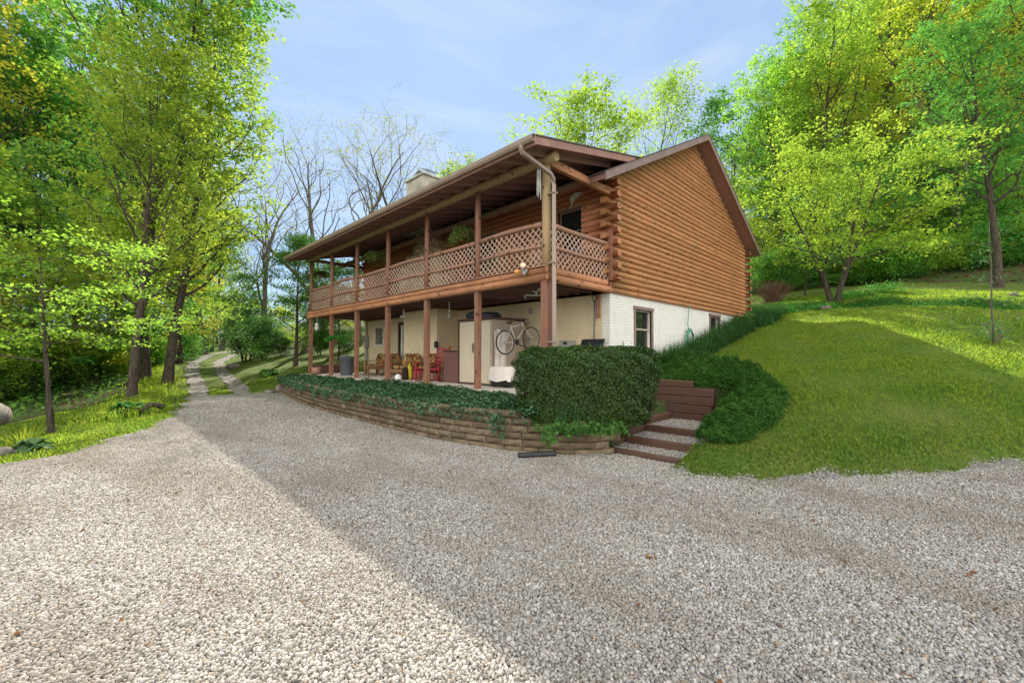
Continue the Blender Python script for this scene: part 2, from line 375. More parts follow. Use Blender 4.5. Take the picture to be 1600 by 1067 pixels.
def T(u, v):
    u = np.asarray(u, float); v = np.asarray(v, float)
    g = -.75+.06*np.maximum(0, v-14.5)*(1-sstep(60, 200, v)*.6)
    g = g-.055*np.clip(left_u(v)-u, 0, 14)*sstep(2, 6, v)
    u0 = lawn_u0(v); top = 3.0-.13*np.clip(-5-v, 0, 12)+.03*np.maximum(0, v-15); U1 = np.maximum(16.6, u0+9)
    z = g+(top-g)*np.clip((u-u0)/(U1-u0), 0, 1)
    z = z+.12*sstep(0, .8, u-u0)*(1-sstep(3, 8, u-u0))
    e = np.maximum(0, u-U1-1.0)
    z = z+.42*sstep(.5, 1.3, u-U1)+.20*np.minimum(e, 9)+.34*np.clip(e-9, 0, 60)
    # bed and patio behind the low wall
    bed = -.24+.16*np.clip((u-wall_u(v)-.2)/2.0, 0, 1)
    inm = sstep(.10, .26, u-wall_u(v))*(1-sstep(2.75, 3.4, u))*sstep(-2.35, -2.2, v)*(1-sstep(15.0, 16.2, v))
    z = z*(1-inm)+bed*inm
    ns = (1-sstep(1.70, 1.82, u))*(1-sstep(-2.2, -2.08, v))*sstep(-3.62, -3.48, v)*sstep(-1.5, -1.3, u)
    z = z*(1-ns)-.78*ns
    jb = np.exp(-(((u-2.4)/.8)**2+((v+2.6)/1.0)**2))*.30*sstep(1.75, 1.9, u)
    z = z+jb
    z = z+.03*np.sin(u*1.3+v*.7)*np.sin(v*1.1-u*.4)*sstep(1, 4, np.maximum(u-u0, left_u(v)-u))
    # trim a step pit under the house so no soil pokes through
    return z

def axis_coords(lo, hi, a, b, fine, g=1.18):
    xs = list(np.arange(a, b, fine)); s = fine; x = b
    while x < hi: xs.append(x); s = min(s*g, 25); x += s
    s = fine; x = a-fine; left = []
    while x > lo: left.append(x); s = min(s*g, 25); x -= s
    return np.array(left[::-1]+xs)
us = axis_coords(-400, 400, -11, 20, .14); vs_ = axis_coords(-400, 400, -10, 19, .14)
UU, VV = np.meshgrid(us, vs_, indexing='ij'); ZZ = T(UU, VV)
far = sstep(90, 300, np.hypot(UU, VV)); ZZ = ZZ*(1-far*.6)
nu, nv = len(us), len(vs_)
ii, jj = np.meshgrid(np.arange(nu-1), np.arange(nv-1), indexing='ij'); a_ = (ii*nv+jj).ravel()
def m_ground():
    m = NM('lawn_and_forest_floor', .95, .1); v = m.coord()
    n = m.noise(v, 1.1, 6, .65); n2 = m.noise(v, 30, 4, .7); n3 = m.noise(v, .25, 3)
    col = m.ramp(n2, [(.3, (.045, .085, .016)), (.7, (.125, .175, .032))])
    col = m.mix(m.ramp(n, [(.42, 0), (.75, .7)]), col, (.18, .17, .045)); col = m.mix(m.ramp(n3, [(.4, 0), (.6, .4)]), col, (.08, .14, .015))
    at_ = m.n('Attribute'); at_.attribute_name = 'woods'
    fl = m.mix(m.ramp(m.noise(v, 5, 6, .7), [(.35, 0), (.65, 1)]), (.045, .032, .02), (.13, .085, .05))
    fl = m.mix(m.ramp(m.noise(v, 1.5, 4), [(.40, 0), (.52, .9)]), fl, (.045, .085, .018))
    wf = m.ramp(m.math('ADD', at_.outputs['Fac'], m.math('MULTIPLY', m.math('SUBTRACT', m.noise(v, 1.2, 5), .5), .8)), [(.42, 0), (.58, 1)])
    m.color(m.mix(wf, col, fl)); m.bump(m.math('ADD', n2, n), .8, .04); return m.m
M['ground'] = m_ground()
me = np_mesh('ground', np.stack([UU.ravel(), VV.ravel(), ZZ.ravel()], 1), np.stack([a_, a_+nv, a_+nv+1, a_+1], 1), M['ground'], True)
def woods_edge(u, v):
    L = np.interp(v, [-60, 6, 11, 15, 19, 30, 60], [-60, -11.5, -9.2, -7.2, -6.2, -5.2, -1.5])   # left woods: u < L
    wl = sstep(-.6, .6, L-u)*sstep(4, 7, v)
    e = u-np.maximum(16.6, lawn_u0(v)+9); wr = sstep(9, 10.2, e)
    wn = sstep(24, 27, v-.15*u)*sstep(.5, 2, u-lawn_u0(v)-2)
    bd = sstep(.0, .2, u-wall_u(v)+.1)*(1-sstep(2.7, 3, u))*sstep(-2.6, -2.4, v)*(1-sstep(15.2, 16, v))
    jb = 1-sstep(.7, 1.0, np.hypot((u-1.6)/1.9, (v+3.0)/1.5)); fb = sstep(-1.5, -1.3, v)*(1-sstep(.2, .4, v))*sstep(2.5, 3, u)*(1-sstep(15.5, 16.5, u))
    return np.maximum.reduce([wl, wr, wn, bd, jb, fb])
at_ = me.attributes.new('woods', 'FLOAT', 'POINT'); at_.data.foreach_set('value', woods_edge(UU, VV).ravel().astype(np.float32))
link('ground', me, kind='structure')

def m_gravel(name='gravel_surface'):
    m = NM(name, .85, .25); v = m.coord(); k = m.vor(v, 40, out='Color'); d = m.vor(v, 40); sp = m.n('SeparateXYZ'); m.l(k, sp.inputs[0])
    col = m.ramp(sp.outputs[0], [(0, (.14, .13, .12)), (.3, (.27, .255, .23)), (.6, (.39, .37, .335)), (.85, (.50, .475, .44)), (1, (.25, .21, .17))])
    n = m.noise(v, .6, 4); col = m.mix(m.ramp(n, [(.45, 0), (.75, .35)]), col, (.26, .22, .17))
    col = m.mix(m.ramp(d, [(.35, 0), (.75, .8)]), col, (.05, .045, .04)); m.color(col)
    m.bump(m.ramp(d, [(0, 1), (.7, 0)]), 1.0, .02); return m.m
M['gravel'] = m_gravel()
# driveway sheet: rows in v, from the left lawn edge to the wall / lawn on the right
def right_u(v): 
    r = lawn_u0(v)+.05; w_ = wall_u(v)+.08
    r = np.where((v > -2.42), w_, r); r = np.where((v <= -2.42) & (v > -3.52), -.93, r); return r
rng = np.random.default_rng(4)
def edge_noise(v, s): return .10*np.sin(v*3.1+s)+.07*np.sin(v*7.7+2*s)+.05*np.sin(v*17+s*3)
rv = np.concatenate([np.arange(-40, -8, .5), np.arange(-8, 14.4, .06)]); NC = 90
V_ = []
for v in rv:
    l = left_u(v)+edge_noise(v, 1); r = right_u(np.array(v))+(edge_noise(v, 5)*.8 if v < -3.6 else 0)
    if v > 13.2: pass
    uu = np.linspace(max(l, -40), r, NC); V_.append(np.stack([uu, np.full(NC, v), T(uu, np.full(NC, v))+.012], 1))
V_ = np.concatenate(V_); ni = len(rv); i2, j2 = np.meshgrid(np.arange(ni-1), np.arange(NC-1), indexing='ij'); b_ = (i2*NC+j2).ravel()
link('gravel_driveway', np_mesh('gravel_driveway', V_, np.stack([b_, b_+1, b_+NC+1, b_+NC], 1), M['gravel'], True), kind='structure')
RUTS = [np.array([(-4.5, 13.2), (-4.15, 15.5), (-3.75, 18.5), (-3.2, 24), (-2.0, 32), (.8, 42), (6, 52)]), np.array([(-3.0, 12.6), (-2.75, 15.0), (-2.3, 18.5), (-1.75, 24), (-.5, 32), (2.3, 41), (7.4, 50)])]
V_ = []; Fq = []
for q, rt in enumerate(RUTS):
    t = np.linspace(0, 1, 120)**1.3*(rt[-1, 1]-rt[0, 1])+rt[0, 1]; c = np.interp(t, rt[:, 1], rt[:, 0]); b0 = len(V_)*0+sum(len(x) for x in V_)
    rows = []
    for k, (cu, cv) in enumerate(zip(c, t)):
        hw = .33+.05*math.sin(cv*2+q)+.04*math.sin(cv*5.3)+ (.25*max(0, 1-(cv-rt[0, 1])/1.5))
        uu = np.linspace(cu-hw, cu+hw, 5); rows.append(np.stack([uu, np.full(5, cv), T(uu, np.full(5, cv))+.016], 1))
    V_.append(np.concatenate(rows))
    for k in range(len(t)-1):
        for j in range(4): a = b0+k*5+j; Fq.append((a, a+1, a+6, a+5))
link('gravel_track', np_mesh('gravel_track', np.concatenate(V_), Fq, M['gravel'], True), kind='structure')

# loose stones on the driveway (uncountable)
def in_view(P, mlo=-140, mhi=1740):
    d = P-CAM; dep = d@_F2; x = 800+FPX*(d@_R)/np.maximum(dep, .01); return (x > mlo) & (x < mhi) & (dep > 1.5), dep
def on_gravel(u, v): return (u > left_u(v)+edge_noise(v, 1)-.05-np.abs(rng.normal(0, .06, len(u)))) & (u < right_u(v)-.03+np.where(v < -3.6, edge_noise(v, 5)*.8+np.abs(rng.normal(0, .07, len(u))), 0))
def jitter(u0, u1, v0, v1, sp):
    gu, gv = np.meshgrid(np.arange(u0, u1, sp), np.arange(v0, v1, sp)); n = gu.size
    return gu.ravel()+rng.uniform(-.5, .5, n)*sp, gv.ravel()+rng.uniform(-.5, .5, n)*sp
def rand_rot(n):
    q = rng.normal(size=(n, 4)); q /= np.linalg.norm(q, axis=1)[:, None]; w_, x, y, z = q.T
    return np.stack([1-2*(y*y+z*z), 2*(x*y-z*w_), 2*(x*z+y*w_), 2*(x*y+z*w_), 1-2*(x*x+z*z), 2*(y*z-x*w_), 2*(x*z-y*w_), 2*(y*z+x*w_), 1-2*(x*x+y*y)], 1).reshape(n, 3, 3)
t_ = (1+5**.5)/2
ICO = np.array([(-1, t_, 0), (1, t_, 0), (-1, -t_, 0), (1, -t_, 0), (0, -1, t_), (0, 1, t_), (0, -1, -t_), (0, 1, -t_), (t_, 0, -1), (t_, 0, 1), (-t_, 0, -1), (-t_, 0, 1)]); ICO = ICO/np.linalg.norm(ICO[0])
ICF = np.array([(0, 11, 5), (0, 5, 1), (0, 1, 7), (0, 7, 10), (0, 10, 11), (1, 5, 9), (5, 11, 4), (11, 10, 2), (10, 7, 6), (7, 1, 8), (3, 9, 4), (3, 4, 2), (3, 2, 6), (3, 6, 8), (3, 8, 9), (4, 9, 5), (2, 4, 11), (6, 2, 10), (8, 6, 7), (9, 8, 1)])
OCT = np.array([(1, 0, 0), (-1, 0, 0), (0, 1, 0), (0, -1, 0), (0, 0, 1), (0, 0, -1)], float)
OCF = np.array([(0, 2, 4), (2, 1, 4), (1, 3, 4), (3, 0, 4), (2, 0, 5), (1, 2, 5), (3, 1, 5), (0, 3, 5)])
def stones(P, size, base, faces):
    n = len(P); k = len(base); sh = rng.uniform(.6, 1.15, (n, 1, 3)); sh[:, :, 2] *= .8
    B = base[None]*sh*(1+rng.uniform(-.22, .22, (n, k, 1)))*size[:, None, None]
    B = np.einsum('nij,nkj->nki', rand_rot(n), B)+P[:, None, :]
    return B.reshape(-1, 3), (faces[None]+(np.arange(n)*k)[:, None, None]).reshape(-1, 3)
SV = []; SF = []; off = 0
for lo, hi, sp, sz, bs, fc, layers in ((1.2, 4.4, .0205, .0130, ICO, ICF, 2), (4.4, 9.0, .0245, .0152, OCT, OCF, 2), (9.0, 15, .045, .020, OCT, OCF, 1)):
    for L in range(layers):
        u, v = jitter(-14, 4, -9, 14, sp); z = T(u, v)
        P = np.stack([u, v, z], 1); ok, dep = in_view(P); dj = dep*(1+rng.uniform(-.22, .22, len(u))); ok &= (dj >= lo) & (dj < hi) & on_gravel(u, v); P = P[ok]
        P[:, 2] += .012+rng.uniform(-.2, .75, len(P))*sz*(.5+.6*L)
        s_ = sz*rng.uniform(.55, 1.25, len(P))*np.where(rng.random(len(P)) < .04, 1.5, 1)
        a, b = stones(P, s_, bs, fc); SV.append(a); SF.append(b+off); off += len(a)
# spill of gravel on step treads
TREADS = [(-.88, -.40, -3.46, -2.24, -.695), (-.26, .40, -3.46, -2.24, -.588), (.54, 1.66, -3.42, -2.2, -.478)]
for u0, u1, v0, v1, z in TREADS:
    u, v = jitter(u0, u1, v0, v1, .03); P = np.stack([u, v, np.full(len(u), z+.0)], 1); P[:, 2] += rng.uniform(-.2, .5, len(P))*.016
    a, b = stones(P, .017*rng.uniform(.6, 1.2, len(P)), OCT, OCF); SV.append(a); SF.append(b+off); off += len(a)
def m_stones():
    m = NM('loose_gravel_stone', .8, .3); i = m.island()
    col = m.ramp(i, [(0, (.13, .115, .095)), (.12, (.26, .24, .21)), (.35, (.34, .317, .28)), (.6, (.42, .397, .355)), (.82, (.57, .54, .49)), (.93, (.33, .32, .31)), (.985, (.34, .245, .155)), (1, (.20, .22, .17))])
    n = m.noise(m.coord(), 90, 3); col = m.mix(m.ramp(n, [(.4, 0), (.7, .3)]), col, (.3, .26, .2))
    g = m.noise(m.coord((1, .45, 1)), .9, 4, .6); col = m.mix(m.ramp(g, [(.44, 0), (.70, .72)]), col, (.235, .20, .155)); m.color(col); return m.m
M['stones'] = m_stones()
tag(link('gravel_stones', np_mesh('gravel_stones', np.concatenate(SV), np.concatenate(SF), M['stones'], True)), 'loose pale gravel stones covering the driveway', 'gravel', kind='stuff')

# ------------------------------------------------------------ leaf and blade clouds
def leaf_cloud(P, N, size, aspect=.62, droop=None, seed=0, shape=4):
    """one folded kite per point; N preferred normal (n,3)"""
    r = np.random.default_rng(seed); n = len(P); N = N/(np.linalg.norm(N, axis=1)[:, None]+1e-9)
    a = r.normal(size=(n, 3)); a = a-N*np.sum(a*N, 1)[:, None]; a /= np.linalg.norm(a, axis=1)[:, None]+1e-9
    b = np.cross(N, a); s = (size*r.uniform(.6, 1.3, n))[:, None] if not hasattr(size, '__len__') else size[:, None]
    p0 = P-a*s*.5; p1 = P+b*s*aspect*.5+N*s*.10-a*s*.08; p2 = P+a*s*.5-N*s*.12; p3 = P-b*s*aspect*.5+N*s*.10-a*s*.08
    V = np.stack([p0, p1, p2, p3], 1).reshape(-1, 3); F = np.arange(n*4).reshape(n, 4); return V, F
def blades(P, h, wdt, lean=.35, seed=0, segs=2):
    r = np.random.default_rng(seed); n = len(P); az = r.uniform(0, 2*PI, n); d = np.stack([np.cos(az), np.sin(az), np.zeros(n)], 1)
    s = np.stack([-d[:, 1], d[:, 0], np.zeros(n)], 1); h = h*r.uniform(.5, 1.25, n); ln = lean*r.uniform(.1, 1.6, n)
    w2 = (wdt*.5)*np.ones(n)
    pts = []
    for k in range(segs+1):
        t = k/segs; c = P+d*(h*ln*t**2)[:, None]+np.array([0, 0, 1])*(h*t*(1-.35*ln*t))[:, None]
        ww = (w2*(1-t**1.5)+.0005)[:, None]; pts += [c-s*ww, c+s*ww]
    V = np.stack(pts, 1).reshape(-1, 3); k2 = 2*(segs+1); b = (np.arange(n)*k2)[:, None]
    F = np.concatenate([np.stack([b[:, 0]+2*k, b[:, 0]+2*k+1, b[:, 0]+2*k+3, b[:, 0]+2*k+2], 1) for k in range(segs)]); return V, F

# lawn blades
u, v = jitter(-13, 24, -12, 17, .030); z = T(u, v); P = np.stack([u, v, z], 1); ok, dep = in_view(P, -60, 1680)
u0 = lawn_u0(v); lawnR = ((u > u0+edge_noise(v, 5)-.05) & (v < -.05) & ~((u < 1.9) & (v > -3.56)) & (u < 22)); lawnL = (u < left_u(v)+edge_noise(v, 1)) & (v > 2.5) & (woods_edge(u, v) < .5)
lawnN = (v > 13.5) & (u > -4.6) & (u < 3)
for rt in RUTS: lawnN &= np.abs(u-np.interp(v, rt[:, 1], rt[:, 0])) > .36
lawnN &= ~((v < 15.3) & (u > wall_u(v)-.05)) & ~((v < 14.4) & (u > left_u(v)))
ok &= (lawnR | lawnL | lawnN) & (dep < 26) & (rng.random(len(u)) < np.clip(9.5/dep, .12, 1)**1.35)
P = P[ok]; dd = dep[ok]; print('grass blades', len(P))
pat = np.sin(P[:, 0]*1.7+1.3*np.sin(P[:, 1]*1.1))*np.sin(P[:, 1]*2.1+P[:, 0]*.6)
Vg, Fg = blades(P-np.array([0, 0, .005]), np.clip(.055+.028*pat, .025, .11)*(1+dd*.015), .012*(1+dd*.05), .9, 3)
tag(link('lawn_grass', np_mesh('lawn_grass', Vg, Fg, M['blade'])), 'short green grass growing over the lawns', 'grass', kind='stuff')
# weeds at the gravel margin and taller strip of wild grass along left woods
Pm = []
for k in range(3200):
    v = rng.uniform(-9, -3.5); u = lawn_u0(v)+edge_noise(v, 5)*.8+.1-abs(rng.normal(0, .22))*(1+.8*math.sin(v*5)); Pm.append((u, v))
for k in range(500):
    s_ = rng.uniform(-2.4, 12); Pm.append((wall_u(s_)-abs(rng.normal(0, .10)), s_))
for k in range(260): a = rng.uniform(-2.2, -1.2); Pm.append((-1.9+rng.normal(0, .3), -2.4+rng.normal(0, .4)))
Pm = np.array(Pm); Vg, Fg = blades(np.stack([Pm[:, 0], Pm[:, 1], T(Pm[:, 0], Pm[:, 1])], 1), .05, .010, 1.0, 8)
tag(link('gravel_weeds', np_mesh('gravel_weeds', Vg, Fg, M['blade'])), 'sparse weeds along the edges of the gravel', 'weeds', kind='stuff')
n = 7000; v = rng.uniform(9, 30, n); u = np.interp(v, [9, 15, 19, 30], [-6.9, -5.9, -5.2, -4.4])+rng.normal(0, .42, n)
Vg, Fg = blades(np.stack([u, v, T(u, v)], 1), .28, .02, .5, 12)
Vl, Fl = leaf_cloud(np.stack([u, v, T(u, v)+rng.uniform(.03, .3, n)], 1), rng.normal(size=(n, 3))+[0, 0, 1], .06, .6, seed=5)
tag(link('wild_undergrowth', np_mesh('wild_undergrowth', np.concatenate([Vg, Vl]), np.concatenate([Fg, Fl+len(Vg)]), M['blade'])), 'knee high weeds along the foot of the left woods', 'undergrowth', kind='stuff')

n = 26000; v = rng.uniform(8, 44, n); u = rng.uniform(-22, 0, n); ok = woods_edge(u, v) > .6; ok &= (u < left_u(v)) & (np.sin(u*1.9+v)*np.sin(v*1.3-u) > -.55); u, v = u[ok], v[ok]
P = np.stack([u, v, T(u, v)+rng.uniform(.02, .35, len(u))], 1); Vl, Fl = leaf_cloud(P, rng.normal(size=P.shape)*.5+[0, 0, 1], .15, .55, seed=15)
tag(link('forest_floor_plants', np_mesh('forest_floor_plants', Vl, Fl, M['leaf_g'])), 'low green plants carpeting the floor of the left woods', 'undergrowth', kind='stuff')

# ------------------------------------------------------------ patio, wall, steps
mb = MB(); mb.box(-.42, 2.72, -.95, 0.0, -.3, 0, bev=.01); mb.box(-.42, 2.72, .004, 15.3, -.3, 0, bev=.01)
mb.build('patio', M['concrete'], kind='structure')

random.seed(7)
def polyline_pts(P, step):
    P = np.array(P); s = np.r_[0, np.cumsum(np.linalg.norm(np.diff(P, axis=0), axis=1))]
    return P, s
def along(P, s, t): return np.array([np.interp(t, s, P[:, 0]), np.interp(t, s, P[:, 1])])
def block(mb, c, d, L, h, dep, z0):
    d = d/np.linalg.norm(d); nrm = np.array([d[1], -d[0]])
    Mx = Matrix(((d[0], nrm[0], 0, c[0]), (d[1], nrm[1], 0, c[1]), (0, 0, 1, z0), (0, 0, 0, 1)))
    # split-face block: front face (+nrm... towards the drive) broken into a rough grid
    nx = max(3, int(L/.07)); nz = 3; vs = []; fs = []
    fr = dep/2
    for k in range(nz+1):
        for i in range(nx+1):
            e = i in (0, nx) or k in (0, nz)
            vs.append((-L/2+L*i/nx, fr-(.022 if e else 0)+(0 if e else random.uniform(-.006, .014)), h*k/nz))
    b = len(vs); vs += [(-L/2, -dep/2, 0), (L/2, -dep/2, 0), (L/2, -dep/2, h), (-L/2, -dep/2, h)]
    for k in range(nz):
        for i in range(nx): a = k*(nx+1)+i; fs.append((a, a+1, a+nx+2, a+nx+1))
    tl = nz*(nx+1); fs.append((tl, *range(tl+1, tl+nx+1), b+2, b+3)); fs.append((b, b+1, b+2, b+3))
    fs.append((0, *[k*(nx+1) for k in range(1, nz+1)], b+3, b)); fs.append((nx, b+1, b+2, *[k*(nx+1)+nx for k in range(nz, 0, -1)]))
    mb.add([tuple(Mx @ Vector(p)) for p in vs], fs)
wp, ws = polyline_pts(WALL[::1], .4)
# walk from far end to near end; direction chosen so that nrm points to -u
mb = MB(); tot = ws[-1]; hc = .118
for c in range(6):
    t = random.uniform(-.3, 0)
    while t < tot:
        L = random.choice([.28, .34, .40, .46, .46]); m = t+L/2
        if 0 <= m <= tot:
            p = along(wp, ws, m); q0 = along(wp, ws, max(0, m-.15)); q1 = along(wp, ws, min(tot, m+.15)); d = q1-q0
            vmid = p[1]
            top = 6 if vmid > -1.15 else (5 if vmid > -1.5 else (4 if vmid > -1.75 else 3))
            if vmid > 13.6: top = 4 if vmid < 14.4 else 3
            if c < top: 
                setb = .012*c; n_ = np.array([d[1], -d[0]])/np.linalg.norm(d)
                block(mb, p-n_*(.10+setb)+0, d, L-.014, hc-.010, .22+random.uniform(-.008, .008), -.77+c*hc)
        t += L
tag(mb.build('retaining_wall', M['block']), 'low curved retaining wall of weathered tan concrete blocks under the ivy bed', 'wall')
mb = MB()
for (x, y, z, r) in ((422, 612, -.72, .2), (405, 609, -.73, .22)):
    pass
def rock(name, p, r, label, seed, mat='rock', cat='rock', grp=None):
    rr = random.Random(seed); mb = MB(); mb.blob((0, 0, 0), r, 12, 8, None, .75)
    mb.v = [(a[0]*(1+rr.uniform(-.09, .09)), a[1]*(1+rr.uniform(-.09, .09)), a[2]*(1+rr.uniform(-.08, .08))) for a in mb.v]
    o = mb.build(name, M[mat]); o.location = (p[0], p[1], T(p[0], p[1])+r[2]*.55); o.rotation_euler = (0, 0, rr.uniform(0, 6)); return tag(o, label, cat, grp)
p = atz(437, 607, -.6); rock('border_stone', p, (.22, .18, .2), 'squarish brown stone block leaning at the far end of the retaining wall', 2)
p = atz(421, 612, -.7); rock('border_stone', p, (.38, .2, .09), 'flat pale slab stone lying on gravel at the far wall end', 3)

# steps
root = thing('garden_steps', 'four shallow steps of dark red timber filled with gravel beside the big hedge', 'steps', (-.6, -3, -.75))
def W(root, o): o.parent = root; o.matrix_parent_inverse = Matrix.Translation(root.location).inverted(); return o
def tb(x0, x1, y0, y1, z0, z1, nm='riser_timber', par=root, mat='timber'):
    b = MB(); b.box(x0, x1, y0, y1, z0, z1, bev=.012); return W(par, b.build(nm, M[mat]))
tb(-1.02, -.86, -3.50, -2.20, -.80, -.69)
tb(-.40, -.25, -3.50, -2.24, -.74, -.575)
tb(.40, .55, -3.50, -2.20, -.63, -.465)
b = MB(); b.box(-.86, -.40, -3.48, -2.22, -.85, -.70); b.box(-.25, .40, -3.48, -2.22, -.8, -.592); b.box(.55, 1.68, -3.45, -2.0, -.8, -.482)
W(root, b.build('gravel_tread', M['gravel']))
b = MB(); b.box(-.80, -.25, -2.22, -2.07, -.8, -.60, bev=.012); b.box(-.25, .50, -2.20, -2.06, -.8, -.49, bev=.012); b.box(.50, 1.68, -2.20, -2.06, -.8, -.34, bev=.012)
W(root, b.build('side_stringer', M['timber']))
root = thing('timber_wall', 'stepped wall of five stacked dark red timbers at the top of the steps', 'wall', (1.75, -2.5, -.45))
for k, (a, b_, z) in enumerate(((-3.02, -1.55, -.52), (-3.02, -1.55, -.335), (-3.06, -1.5, -.15), (-3.06, -1.5, .035))): tb(1.68+.008*k, 1.86+.008*k, a, b_, z, z+.178, 'timber', root)
tb(1.712, 1.88, -2.62, -1.5, .218, .36, 'timber', root)

# ------------------------------------------------------------ house
house = thing('log_house', 'two storey log house with painted brick base and full length covered porch', 'house', (2.7, 0, 0))
def H(o): return W(house, o)
def hb(mb, name, mat, parent=None, label=None):
    o = mb.build(name, M[mat])
    if parent: o.parent = parent; o.matrix_parent_inverse = Matrix.Translation(house.location).inverted() if parent is house else Matrix.Identity(4)
    if label: o['label'] = label
    return o
def part(mb, name, mat, label=None): o = H(mb.build(name, M[mat])); 
def P_(mb, name, mat, label=None):
    o = H(mb.build(name, M[mat]))
    if label: o['label'] = label
    return o
def SUB(mb, name, mat, par, label=None):
    o = mb.build(name, M[mat]); o.parent = par
    if label: o['label'] = label
    return o
W0, U1, V1, ZF = 2.70, 14.5, 14.7, 2.62
# foundation: gable wall with two window holes; porch wall with door and window holes
def wall_holes(mb, axis, pos, thick, a0, a1, z0, z1, holes):
    """vertical wall slab made of butted boxes around rectangular holes. axis 'X': wall runs along x at y=pos..pos+thick"""
    xs = sorted(set([a0, a1]+[h[0] for h in holes]+[h[1] for h in holes]))
    for i in range(len(xs)-1):
        l, r = xs[i], xs[i+1]; hs = sorted([h for h in holes if h[0] <= l+1e-6 and h[1] >= r-1e-6], key=lambda h: h[2]); z = z0
        segs = []
        for h in hs:
            if h[2] > z: segs.append((z, h[2]))
            z = h[3]
        if z < z1: segs.append((z, z1))
        for s0, s1 in segs:
            if axis == 'X': mb.box(l, r, pos, pos+thick, s0, s1)
            else: mb.box(pos, pos+thick, l, r, s0, s1)
WIN1 = (4.10, 5.10, 1.10, 2.28); WIN2 = (10.1, 11.1, 1.35, 2.46)
mb = MB(); wall_holes(mb, 'X', 0, .25, W0, U1, -.6, ZF, [WIN1, WIN2]); P_(mb, 'foundation_wall', 'brickX', 'cream painted brick foundation wall on the gable side')
DOOR = (9.35, 11.15, 0.0, 2.28); WINP = (12.70, 13.44, 1.42, 2.22)
mb = MB(); wall_holes(mb, 'Y', W0+.002, .25, .25, V1, -.3, ZF, [DOOR, WINP])
mb.box(W0+.26, U1, V1-.25, V1, -.3, ZF); P_(mb, 'foundation_wall', 'brickY', 'warm cream painted brick wall under the porch')
mb = MB(); mb.box(1.70, 2.70, 6.78, 9.12, 0, ZF+.02); P_(mb, 'chimney_breast', 'brickY', 'cream painted brick chimney base under the deck')
# log walls
def dlog(mb, axis, a0, a1, pos, out, z0, h, bulge=.078, cap=True, slope=None):
    """one D-shaped log; runs along axis from a0 to a1; outer face at pos, bulging towards out (+-1)"""
    prof = [(-.12*out, 0), (0, 0)]
    for k in range(0, 9):
        t = k/8; an = PI*t; prof.append((out*bulge*math.sin(an)**.75, h*.02+h*.96*(1-math.cos(an))/2))
    prof += [(0, h), (-.12*out, h)]
    n = len(prof); vs = []
    segs = max(1, int(abs(a1-a0)/1.2)); 
    for i in range(segs+1):
        a = a0+(a1-a0)*i/segs; wob = random.uniform(-.0025, .0025)
        for (o_, z_) in prof:
            vs.append((a, pos+o_+wob, z0+z_) if axis == 'X' else (pos+o_+wob, a, z0+z_))
    fs = []
    for i in range(segs):
        for k in range(n-1): b = i*n+k; fs.append((b, b+1, b+n+1, b+n))
    mb.add(vs, fs, True)
    if cap: s = len(mb.v)-len(vs); mb.f.append(tuple(s+k for k in range(n))); mb.sm.append(False); mb.f.append(tuple(s+segs*n+k for k in range(n))[::-1]); mb.sm.append(False)
APU, APZ, SL = 8.6, 9.08, .508
def zroof(u): return APZ-SL*abs(u-APU)
HC = .165
mb = MB(); i = 0; z = ZF
LW1 = U1+.02
while z < APZ-.35:
    half = (APZ-.20-z)/SL
    a0 = max(W0-.02, APU-half); a1 = min(LW1, APU+half)
    flush0 = a0 <= W0-.01; flush1 = a1 >= LW1-.01
    if i >= 2:
        if flush0: a0 = W0-(.27 if i % 2 else .02)
        if flush1: a1 = LW1+(.30 if i % 2 else .04)
    else: a0 = W0-.02
    cuts = [a0, a1]
    for q0, q1 in zip(cuts[:-1], cuts[1:]): dlog(mb, 'X', q0+(.002 if q0 > a0 else 0), q1-(.002 if q1 < a1 else 0), .0, -1, z+random.uniform(-.003, .003), HC-.002, .092+random.uniform(-.012, .008))
    i += 1; z += HC
gable_logs = P_(mb, 'gable_log_wall', 'logX', 'honey brown log siding on the gable end')
mb = MB(); vs = [(W0+.1, .125, ZF), (U1-.1, .125, ZF), (U1-.1, .125, zroof(U1)-.2), (APU, .125, APZ-.2), (W0+.1, .125, zroof(W0)-.2)]
mb.add(vs, [(0, 1, 2, 3, 4)]); P_(mb, 'gable_backing', 'logX')
# porch side log wall (axis Y at x=W0), alternate ends pass the gable plane
UW = [(.9, 1.75, 3.95, 5.25), (4.6, 6.0, 3.95, 5.2), (10.5, 12.4, 3.02, 5.15)]
mb = MB(); i = 0; z = ZF+2*HC
while z < zroof(W0)-.05:
    e = -.30 if i % 2 == 0 else .125
    cuts = [h for h in UW if h[2] < z+HC*.7 and h[3] > z+HC*.3]
    a = e
    for h in sorted(cuts): dlog(mb, 'Y', a, h[0], W0, -1, z, HC-.002); a = h[1]
    dlog(mb, 'Y', a, V1+(.25 if i % 2 == 0 else 0), W0, -1, z, HC-.002)
    i += 1; z += HC
P_(mb, 'porch_log_wall', 'logY', 'darker red brown log siding behind the porch')
mb = MB(); i = 0; z = ZF+2*HC      # rear corner log ends seen past the gable, and far gable
while z < zroof(U1)-.1:
    e = -.30 if i % 2 == 0 else .1
    dlog(mb, 'Y', e, V1, U1, 1, z, HC-.002); i += 1; z += HC
i = 0; z = ZF
while z < APZ-.35:
    half = (APZ-.20-(z+HC*.55))/SL; dlog(mb, 'X', max(W0+.02, APU-half), min(U1, APU+half), V1, 1, z, HC-.002); z += HC
P_(mb, 'rear_log_wall', 'logX')
